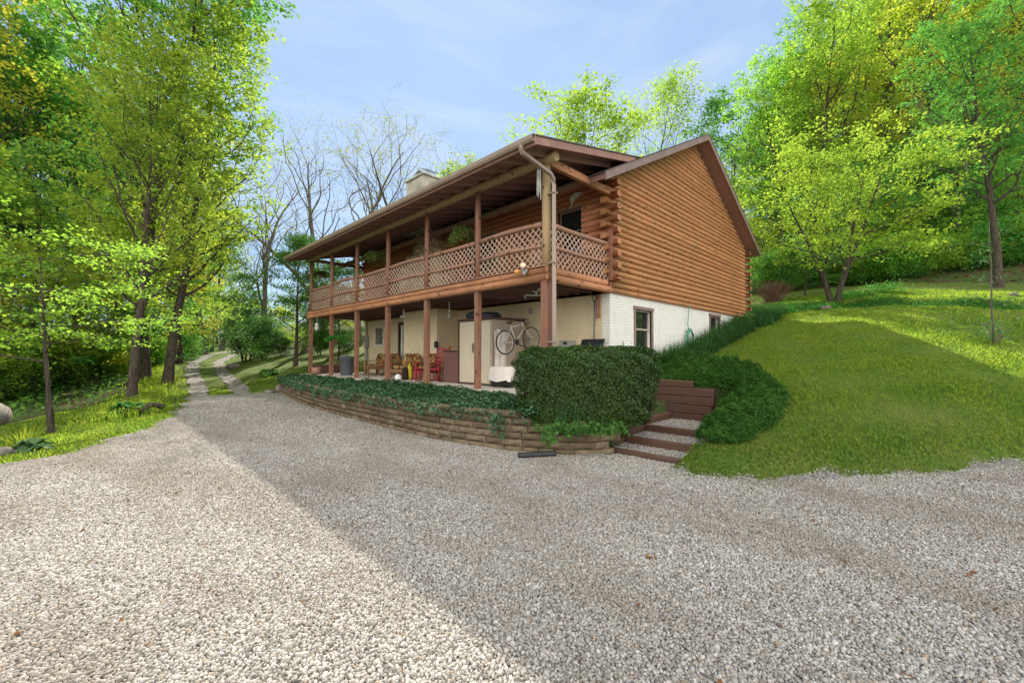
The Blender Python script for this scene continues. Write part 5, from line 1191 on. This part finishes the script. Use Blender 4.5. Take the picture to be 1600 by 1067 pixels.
# snow shovel
sh = thing('snow_shovel', 'snow shovel with wide black blade leaning on the wall near the corner', 'shovel', (2.60, .46, 0))
mb = MB(); mb.tube([(0, 0, 1.28), (.04, 0, 2.45)], .017, 8); put(sh, mb, 'shaft', 'blue'); mb = MB(); mb.tube([(.03, 0, 2.42), (.035, -.07, 2.50), (.04, -.06, 2.60), (.04, .06, 2.60), (.035, .07, 2.50), (.03, 0, 2.42)], .013, 7); put(sh, mb, 'grip', 'black')
mb = MB(); vs = []
for i in range(9):
    for k in range(5): vs.append((-.10*math.sin(k/4*2.4)-.02, -.38+.76*i/8, 1.36-.36*k/4))
mb.add(vs, [(i*5+k, i*5+k+1, (i+1)*5+k+1, (i+1)*5+k) for i in range(8) for k in range(4)], True); mb.add([(a[0]-.012, a[1], a[2]) for a in vs], [(i*5+k, (i+1)*5+k, (i+1)*5+k+1, i*5+k+1) for i in range(8) for k in range(4)], True); put(sh, mb, 'blade', 'black')
# utility box and plank on the wall
mb = MB(); mb.box(2.50, 2.69, 1.15, 1.65, 1.12, 1.34, bev=.02); o = mb.build('wall_box', M['greymetal']); tag(o, 'grey utility box low on the brick wall just above the hedge top', 'utility box'); mb = MB(); mb.box(2.489, 2.499, 1.33, 1.47, 1.22, 1.30, bev=.004); m_ = mb.build('vent', M['black']); m_.parent = o
mb = MB(); mb.box(2.66, 2.69, .30, .44, 1.95, 2.62, bev=.004); tag(mb.build('wall_plank', M['rail']), 'short brown plank fixed behind the shovel handle', 'plank')
mb = MB(); mb.box(2.62, 2.695, 2.85, 3.0, 2.24, 2.42, bev=.02); tag(mb.build('wall_lamp', M['greymetal']), 'small grey fitting on the brick wall above the bicycle', 'lamp')
# rooster weathervane bracket
rp = atu(838, 455, 1.2); ro = thing('rooster_ornament', 'pale metal rooster ornament on a curled arm under the deck', 'ornament', rp)
mb = MB(); mb.tube([(-.28*_R[0], -.28*_R[1], -.20), (-.33*_R[0], -.33*_R[1], -.15), (-.28*_R[0], -.28*_R[1], -.10), (-.1*_R[0], -.1*_R[1], -.12), (.25*_R[0], .25*_R[1], -.10)], .014, 6)
pr = [(-.13, .02), (-.10, .08), (-.10, .22), (-.05, .14), (.0, .08), (.06, .10), (.10, .20), (.14, .24), (.17, .21), (.15, .18), (.14, .06), (.07, -.02), (.02, -.04), (.02, -.11), (-.02, -.11), (-.02, -.04), (-.08, -.02)]
vs = [(_R[0]*x+_F[0]*o_, _R[1]*x+_F[1]*o_, z) for o_ in (-.008, .008) for x, z in pr]; n = len(pr); mb.add(vs, [tuple(range(n)), tuple(range(2*n-1, n-1, -1))]+[(k, (k+1) % n, (k+1) % n+n, k+n) for k in range(n)]); put(ro, mb, 'figure', 'verdigris')
# brown resin panel / deck box beside cabinet
mb = MB(); mb.box(.95, 1.55, 4.52, 5.30, .0, 1.02, bev=.02); o = mb.build('storage_box', M['brownres']); tag(o, 'brown textured resin box standing left of the beige cabinet', 'storage box'); mb = MB(); mb.box(.93, 1.57, 4.50, 5.32, 1.022, 1.06, bev=.012); q = mb.build('lid', M['darkbrown']); q.parent = o
for k, (dy, h, lab) in enumerate(((5.15, 1.66, 'narrow dark board leaning behind the brown box, left one'), (4.95, 1.58, 'narrow dark board leaning behind the brown box, right one'))):
    mb = MB(); mb.box(-.02, .02, -.04, .04, 0, h, bev=.004); o = mb.build('leaning_board', M['post']); o.location = (1.75, dy, 0); o.rotation_euler = (.06, .16, 0); tag(o, lab, 'board')
# post with small dark box (outlet on the chimney corner)
b_ = atu(682, 538, 1.60); ob = thing('outlet_box', 'dark outlet box with a pale conduit on the corner of the brick chimney base', 'outlet', (1.66, 6.74, 0))
mb = MB(); mb.box(-.06, .03, -.07, .07, b_[2]-.12, b_[2]+.12, bev=.01); put(ob, mb, 'box', 'black'); mb = MB(); mb.tube([(-.01, -.0, 0), (-.01, -.0, b_[2]-.125)], .018, 8); put(ob, mb, 'conduit', 'white')
# red rocking chair
rk = thing('rocking_chair', 'red painted wooden rocking chair between the post and the brown box', 'rocking chair', (.98, 5.75, 0), R(200))
def ladder(mb, pts, r, n=7): mb.tube(pts, r, n)
mb = MB()
for s_ in (-.25, .25): mb.tube([(-.45, s_, .12), (-.25, s_, .03), (0, s_, .02), (.25, s_, .04), (.42, s_, .12)], .02, 7)
put(rk, mb, 'rocker', 'red')
mb = MB()
for s_ in (-.25, .25):
    mb.tube([(.22, s_, .04), (.24, s_, .62)], .02, 7); mb.tube([(-.2, s_, .04), (-.24, s_, .45)], .02, 7); mb.box(-.30, .30, s_-.035, s_+.035, .62, .645, bev=.006)
mb.tube([(.23, -.25, .2), (.23, .25, .2)], .014, 6); put(rk, mb, 'leg', 'red')
mb = MB(); mb.box(-.25, .27, -.26, .26, .42, .455, bev=.01, M=Matrix.Rotation(.08, 4, 'Y')); put(rk, mb, 'seat', 'red')
mb = MB()
for s_ in (-.25, .25): mb.tube([(-.22, s_, .44), (-.36, s_, .85), (-.46, s_, 1.22)], .02, 7)
for k in range(5): t = .12+k*.19; mb.box(-.245-.22*t-.008, -.245-.22*t+.008, -.24, .24, .5+.66*t, .5+.66*t+.07, bev=.003)
put(rk, mb, 'backrest', 'red')
# cushioned benches
def bench(loc, rz, L, label, seed, mats=('benchwood', 'floral')):
    b = thing('patio_bench', label, 'bench', loc, rz)
    mb = MB()
    for x in (-L/2+.06, L/2-.06):
        for y in (-.28, .28): mb.box(x-.035, x+.035, y-.035, y+.035, 0, .60 if y < 0 else .72, bev=.005)
    for x in (-L/2+.06, L/2-.06): mb.box(x-.05, x+.05, -.34, .32, .602, .635, bev=.006)
    mb.box(-L/2, L/2, -.31, -.28, .24, .34, bev=.004); mb.box(-L/2, L/2, .27, .30, .24, .34, bev=.004)
    for k in range(6): mb.box(-L/2+.05, L/2-.05, -.27+k*.095, -.20+k*.095, .342, .362)
    put(b, mb, 'frame', mats[0])
    q = random.Random(seed); n = int(round(L/.62))
    for k in range(n):
        x = -L/2+.1+(L-.2)*(k+.5)/n; w_ = (L-.2)/n*.5-.015
        mb = MB(); mb.blob((x, -.02, .43), (w_, .28, .075), 14, 8, None, .45); put(b, mb, 'seat_cushion', mats[1])
        mb = MB(); Rm = Matrix.Translation((x, .26, .70)) @ Matrix.Rotation(-.22, 4, 'X') ; mb.blob((0, 0, 0), (w_, .085, .27), 14, 8, Rm.to_3x3(), .5); mb.v = [(a[0]+x, a[1]+.26, a[2]+.70) for a in mb.v]; put(b, mb, 'back_cushion', mats[1])
    return b
bench((2.1, 11.6, 0), -PI/2, 2.3, 'long wooden patio bench with floral cushions below the small window', 1)
bench((2.0-.85, 8.05, 0), -PI/2, 1.35, 'wooden patio loveseat with floral cushions in front of the chimney base', 2)
bench((1.2, 6.62, 0), -PI/2+.3, .72, 'single cushioned patio chair partly hidden behind the fourth lower post', 3, ('red', 'floral'))
# side table, yellow bottle, white ball, small red stool
t_ = thing('coffee_table', 'low wooden coffee table before the long cushioned bench', 'table', (1.15, 11.1, 0))
mb = MB(); mb.box(-.3, .3, -.55, .55, .40, .44, bev=.008); put(t_, mb, 'table_top', 'benchwood')
for a in (-.25, .25):
    for b in (-.48, .48): mb = MB(); mb.box(a-.03, a+.03, b-.03, b+.03, 0, .398, bev=.004); put(t_, mb, 'leg', 'benchwood')
p = atz(640, 593, 0); mb = MB(); mb.lathe([(0, 0), (.085, .005), (.10, .06), (.095, .4), (.06, .5), (.03, .54), (.03, .6), (0, .6)], tuple(p), 14); tag(mb.build('yellow_jug', M['yellow']), 'tall yellow jug standing on the patio floor before the cushioned loveseat', 'jug')
p = atz(627, 594, 0); mb = MB(); mb.lathe([(0, 0), (.10, .005), (.13, .06), (.11, .38), (.07, .46), (0, .47)], (p[0]+.25, p[1]+.15, 0), 14); tag(mb.build('dark_jar', M['soil']), 'dark jar beside the yellow jug on the patio floor', 'jar')
p = atz(622, 595, 0); mb = MB(); mb.blob((p[0], p[1], .12), (.12, .12, .12), 16, 10); tag(mb.build('white_globe', M['white']), 'white globe lying on the patio floor left of the yellow jug', 'ball')
p = atz(652, 595, 0); st_ = thing('red_stool', 'small red splay legged stool right of the yellow jug', 'stool', (p[0]+.1, p[1], 0))
mb = MB(); mb.box(-.18, .18, -.2, .2, .42, .455, bev=.01); put(st_, mb, 'seat', 'red')
for a in (-1, 1):
    for b in (-1, 1): mb = MB(); mb.tube([(a*.12, b*.14, .42), (a*.2, b*.24, 0)], .018, 7); put(st_, mb, 'leg', 'red')
# trash bin and terracotta pot at the far end
tb_ = thing('trash_bin', 'grey plastic trash bin with lid at the far end of the patio', 'bin', (.75, 12.35, 0))
mb = MB(); mb.lathe([(0, 0), (.24, 0), (.26, .03), (.31, .72), (.33, .73), (.33, .77), (.31, .77)], n=22); put(tb_, mb, 'bucket', 'grey'); mb = MB(); mb.lathe([(.345, .765), (.345, .80), (.2, .85), (0, .86)], n=22); mb.box(-.05, .05, -.01, .01, .85, .90, bev=.004); put(tb_, mb, 'lid', 'grey')
mb = MB(); mb.box(.2, 2.4, 14.55, 14.75, .0, .42, bev=.01); tag(mb.build('end_timber_border', M['timber']), 'low brown timber border across the far end of the patio', 'border')
pp_ = thing('planter', 'small wooden tub planter beside the first far lower post', 'planter', (.05, 14.05, 0)); mb = MB(); mb.lathe([(0, 0), (.18, 0), (.22, .32), (.2, .32), (.19, .28), (0, .28)], n=16); put(pp_, mb, 'tub', 'rail')
# electric meter
em = thing('electric_meter', 'grey electric meter and pipe on the far corner of the porch wall', 'meter', (2.60, 14.3, 0))
mb = MB(); mb.box(-.05, .09, -.17, .17, 1.25, 1.85, bev=.02); mb.lathe([(.0, .08), (.09, .07), (.10, 0)], (0, 0, 0), 16, M=Matrix.Translation((-.05, 0, 1.62)) @ Matrix.Rotation(-PI/2, 4, 'Y')); put(em, mb, 'box', 'greymetal'); mb = MB(); mb.tube([(.03, 0, .0), (.03, 0, 1.25)], .045, 8); mb.tube([(.03, 0, 1.85), (.03, 0, 2.62)], .035, 8); mb.box(-.02, .08, -.1, .1, .55, 1.0, bev=.01); put(em, mb, 'conduit', 'greymetal')
# hanging plants
def hang_plant(p, r, top, label, mat='fern', droop=.5, seed=1, n=900, pot='terra', name='hanging_fern', fl=.42):
    h = thing(name, label, 'hanging plant', p); q = np.random.default_rng(seed)
    mb = MB(); mb.lathe([(0, -.20), (.10, -.19), (.17, -.08), (.20, .02), (.18, .02), (.16, -.04), (0, -.05)], n=16); put(h, mb, 'basket', pot)
    mb = MB()
    for k in range(3): a = 2.1*k; mb.tube([(.19*math.cos(a), .19*math.sin(a), 0), (0, 0, .55)], .004, 4, cap=False)
    mb.tube([(0, 0, .55), (0, 0, top)], .005, 4, cap=False); put(h, mb, 'hanger', 'black')
    P, N = [], []
    for k in range(70):
        a = q.uniform(0, 6.28); L = r*q.uniform(.7, 1.25); up = q.uniform(.1, .9)
        for j in range(13): t = (j+1)/13; P.append((math.cos(a)*L*t, math.sin(a)*L*t, L*(up*t*1.1-(up*.6+droop)*t*t)+.03)); N.append((q.normal(0, .4), q.normal(0, .4), 1))
    P = np.array(P); P = np.repeat(P, 3, 0)+q.normal(0, .018, (len(P)*3, 3)); N = np.repeat(np.array(N), 3, 0)
    V, F = leaf_cloud(P, N, .085, .35, seed=seed); link('foliage', np_mesh('foliage', V, F, M[mat]), h)
hang_plant(atu(724, 362, .35), .46, .95, 'trailing pale fern hanging right of the stone chimney above the railing', seed=2, droop=1.1)
hang_plant(atu(587, 400, .35), .5, .95, 'bushy fern hanging left of the stone chimney above the railing', seed=3, droop=.7)
hang_plant(atu(503, 428, .5), .36, .9, 'dark leafy basket hanging in the farthest upper bay', 'leaf_dark', seed=4, name='hanging_basket')
hang_plant(atu(524, 530, -.25), .36, .85, 'leafy hanging basket on the second far lower post', 'leaf_g', seed=5, name='hanging_basket', droop=.4)
# potted flowers on the railing side of the deck
p = atu(776, 392, .45); fp = thing('potted_flower', 'white flowering potted plant standing behind the railing in the nearest bay', 'plant', (p[0], p[1], 3.5)); q = rg.normal(0, .17, (500, 3)); link('foliage', cloud_obj('foliage', q, rg.normal(size=(500, 3))+[0, 0, 1], .05, .6, 'leaf_g', 3).data, fp)
for o in [o for o in COL.objects if o.type == 'MESH' and o.name.startswith('foliage') and o.parent is None and not o.get('label')]: bpy.data.objects.remove(o)
q = rg.normal(0, .16, (60, 3))+[0, 0, .1]; V, F = leaf_cloud(q, rg.normal(size=(60, 3)), .05, .9); link('blossoms', np_mesh('blossoms', V, F, M['white']), fp)
mb = MB(); mb.lathe([(0, -.57), (.12, -.57), (.16, -.2), (.14, -.2), (0, -.22)], n=14); put(fp, mb, 'pot', 'terra')
# porch wall furniture silhouettes: chair behind railing
pc = thing('porch_chair', 'wooden porch chair behind the railing of the nearest bay', 'chair', (1.4, 1.35, 2.93), 2.2)
mb = MB(); mb.box(-.27, .27, -.27, .27, .40, .44, bev=.01); put(pc, mb, 'seat', 'rail'); mb = MB()
for k in range(6): mb.box(-.27+k*.1, -.20+k*.1, .25, .28, .45, 1.12, bev=.004)
put(pc, mb, 'backrest', 'rail')
for a in (-.24, .24):
    for b in (-.24, .26): mb = MB(); mb.box(a-.025, a+.025, b-.025, b+.025, 0, .40); put(pc, mb, 'leg', 'rail')
# flying bird ornament on the log wall
bo = thing('bird_ornament', 'pale green flying bird ornament on the log wall near the corner', 'ornament', (2.60, 1.05, 5.5))
pr = [(-.24, .10), (-.05, .11), (.03, .04), (.20, -.20), (.17, -.05), (.24, .06), (.12, .14), (.0, .20), (-.10, .16)]
pr = [(x, z) for x, z in pr]; vs = [(o_, -x, z) for o_ in (0, .03) for x, z in pr]; n = len(pr)
vs = [(o_, x, z) for o_ in (-.02, .01) for x, z in pr]; mb = MB(); mb.add(vs, [tuple(range(n)), tuple(range(2*n-1, n-1, -1))]+[(k, (k+1) % n, (k+1) % n+n, k+n) for k in range(n)]); put(bo, mb, 'wings', 'verdigris')
mb = MB(); mb.blob((-.02, .02, .06), (.035, .16, .03), 10, 6); put(bo, mb, 'body', 'verdigris')
# wind chime
wc = thing('wind_chime', 'long pale tube wind chime hanging beside the corner post', 'wind chime', atu(842, 262, -.25))
mb = MB(); mb.lathe([(0, 0), (.06, 0), (.06, .015), (0, .015)], n=14); mb.tube([(0, 0, .01), (0, 0, .25)], .003, 4); put(wc, mb, 'top_disc', 'rail')
for k in range(4): a = k*1.57+.4; mb = MB(); mb.tube([(.038*math.cos(a), .038*math.sin(a), -.05), (.045*math.cos(a), .045*math.sin(a), -.58-.06*k)], .009, 8); put(wc, mb, 'chime_tube', 'white')
# floodlight pair on the rim beam
f_ = atu(822, 424, -.17); fl_ = thing('floodlight', 'twin bulb floodlight on the rim beam near the corner post', 'floodlight', (-.17, f_[1], f_[2]))
mb = MB(); mb.lathe([(0, .0), (.06, 0), (.055, .04), (0, .05)], (0, 0, 0), 14, M=Matrix.Rotation(-PI/2, 4, 'Y')); mb.tube([(-.04, 0, 0), (-.08, .05, 0), (-.10, .12, 0)], .014, 6); mb.tube([(-.04, 0, 0), (-.08, -.02, .06)], .014, 6); mb.blob((-.08, -.02, -.06), (.05, .04, .05), 10, 6); put(fl_, mb, 'mount', 'greymetal')
for c_, mt, ang in (((-.11, .16, .0), 'amber', (-1, .8, -.35)), ((-.11, -.03, .10), 'bulb', (-1, -.5, .1))):
    q = Vector(ang).to_track_quat('Z', 'Y').to_matrix().to_4x4(); mb = MB(); mb.lathe([(0, -.06), (.03, -.05), (.035, 0), (.066, .06), (.064, .075), (.03, .088), (0, .09)], (0, 0, 0), 16, M=Matrix.Translation(c_) @ q); put(fl_, mb, 'bulb', mt)
# pendant lamp and bell under the deck
l1_ = atu(631, 494, 1.0); pl = thing('pendant_lamp', 'white pendant lamp hanging under the deck left of the chimney base', 'lamp', (l1_[0], l1_[1], l1_[2]))
mb = MB(); mb.tube([(0, 0, .05), (0, 0, 2.66-l1_[2])], .008, 5); mb.lathe([(.02, .05), (.035, .10), (.035, .2), (.015, .24)], n=10); put(pl, mb, 'cord', 'white'); mb = MB(); mb.lathe([(.02, .06), (.06, .03), (.15, -.02), (.15, -.04), (.0, -.04)], n=18); put(pl, mb, 'lamp_shade', 'white')
l1_ = atu(702, 494, .8); pl = thing('hanging_bell', 'small dark bell hanging on a pale chain under the deck between two posts', 'bell', (l1_[0], l1_[1], l1_[2]))
mb = MB(); mb.tube([(.012*math.sin(k*1.5), .012*math.cos(k*1.5), .12+(2.64-l1_[2]-.12)*k/12) for k in range(13)], .012, 5); put(pl, mb, 'chain', 'white'); mb = MB(); mb.lathe([(0, .13), (.03, .12), (.045, .02), (.08, -.08), (.075, -.08), (0, .0)], n=14); put(pl, mb, 'bell', 'greymetal')
mb = MB(); bf = atu(495, 510, -.3); mb.lathe([(0, -.16), (.07, -.15), (.08, -.13), (.08, .08), (.10, .09), (0, .17)], tuple(bf), 12); mb.tube([(bf[0], bf[1], bf[2]+.17), (bf[0], bf[1], 2.62)], .004, 4); tag(mb.build('bird_feeder', M['white']), 'small white bird feeder hanging at the far corner of the deck', 'bird feeder')
# garden hose on the gable wall
hs = thing('garden_hose', 'coiled green garden hose hanging on the white brick wall', 'hose', (7.8, -.06, 1.55))
mb = MB(); pts = []
for k in range(5*24+1): t = 2*PI*k/24; rr_ = .27+.02*math.sin(k*.37); pts.append((rr_*math.cos(t)*.95, -.05-.012*(k/24)-.02*math.sin(k*.21), rr_*1.1*math.sin(t)-.02*(k/24)))
mb.tube(pts, .016, 7); mb.tube([(-.25, -.05, .1), (-.34, -.05, -.1), (-.36, -.05, -.4)], .016, 7); put(hs, mb, 'coil', 'green_hose')
mb = MB(); mb.tube([(-.02, -.02, .28), (-.10, -.03, .5), (-.04, -.04, .8), (0, -.04, 1.13)], .014, 7); mb.tube([(0, .0, 1.13), (0, -.06, 1.16)], .02, 7); put(hs, mb, 'hose_line', 'green_hose')
mb = MB(); mb.tube([(0, .06, .22), (0, -.10, .22), (0, -.13, .28)], .015, 6); put(hs, mb, 'hook', 'greymetal')
# drain pipe piece on the gravel
mb = MB(); a = atz(810, 712, -.70); b = atz(868, 709, -.70); pts = [a+(b-a)*k/24 for k in range(25)]; mb.tube(pts, [.052+.004*(k % 2) for k in range(25)], 12); tag(mb.build('drain_pipe', M['black']), 'black corrugated drain pipe end lying on the gravel at the wall foot', 'pipe')
# left lawn: fallen branch, boulder at the frame edge
mb = MB(); a = atz(222, 640, -.62); b = atz(255, 637, -.62); mb.tube([a+[0, 0, -.05], a+(b-a)*.3+[0, 0, .12], a+(b-a)*.7+[0, 0, .10], b+[0, 0, .02]], [.07, .08, .075, .085], 9); tag(mb.build('fallen_log', M['bark']), 'short fallen log beside the roadside hosta', 'log')
q = at(-34, 690, 7.6); gl = thing('stone_pillar_ornament', 'rounded grey stone ornament cut off by the left frame edge', 'ornament', (q[0], q[1], float(T(q[0], q[1]))))
mb = MB(); mb.lathe([(0, 0), (.2, .0), (.18, .12), (.10, .2), (.09, .35), (.12, .42)], n=18); put(gl, mb, 'pedestal', 'rock'); mb = MB(); mb.lathe([(.10, .42), (.30, .5), (.40, .64), (.36, .80), (.2, .93), (0, .98)], n=22); put(gl, mb, 'globe', 'rock')
for k, (x, y, d, r, lab) in enumerate(((5, 702, 7.3, .16, 'larger dark border rock beside the pale hosta'), (22, 712, 7.4, .10, 'small flat border rock below the pale hosta'))): rock('border_rock', at(x, y, d), (r, r*.8, r*.6), lab, 20+k)
# rocks along the flower strip on the right and driveway bank
for k, (x, y, d, r, lab) in enumerate(((1290, 482, 19.7, .25, 'flat pale rock at the foot of the multi stemmed tree'), (1585, 492, 17.5, .18, 'small dark rock in the bank at the right edge'), (365, 564, 27, .4, 'boulder at the foot of the dark rounded shrub'))): rock('bank_rock', at(x, y, d), (r, r*.7, r*.5), lab, 30+k)
# dry leaves and specks scattered on gravel
n = 900; u, v = rg.uniform(-9, 3, n), rg.uniform(-8, 10, n); ok = on_gravel(u, v); u, v = u[ok], v[ok]; P = np.stack([u, v, T(u, v)+.035], 1); k = rg.integers(0, len(P), 260); P = np.concatenate([P, P[k]+rg.normal(0, .04, (260, 3))*[1, 1, .1]])
tag(cloud_obj('dry_leaves', P, rg.normal(size=P.shape)*.5+[0, 0, 1], .035, .6, 'litter', 9), 'small dry brown leaves scattered over the gravel', 'dry leaves', kind='stuff')
print('props done')
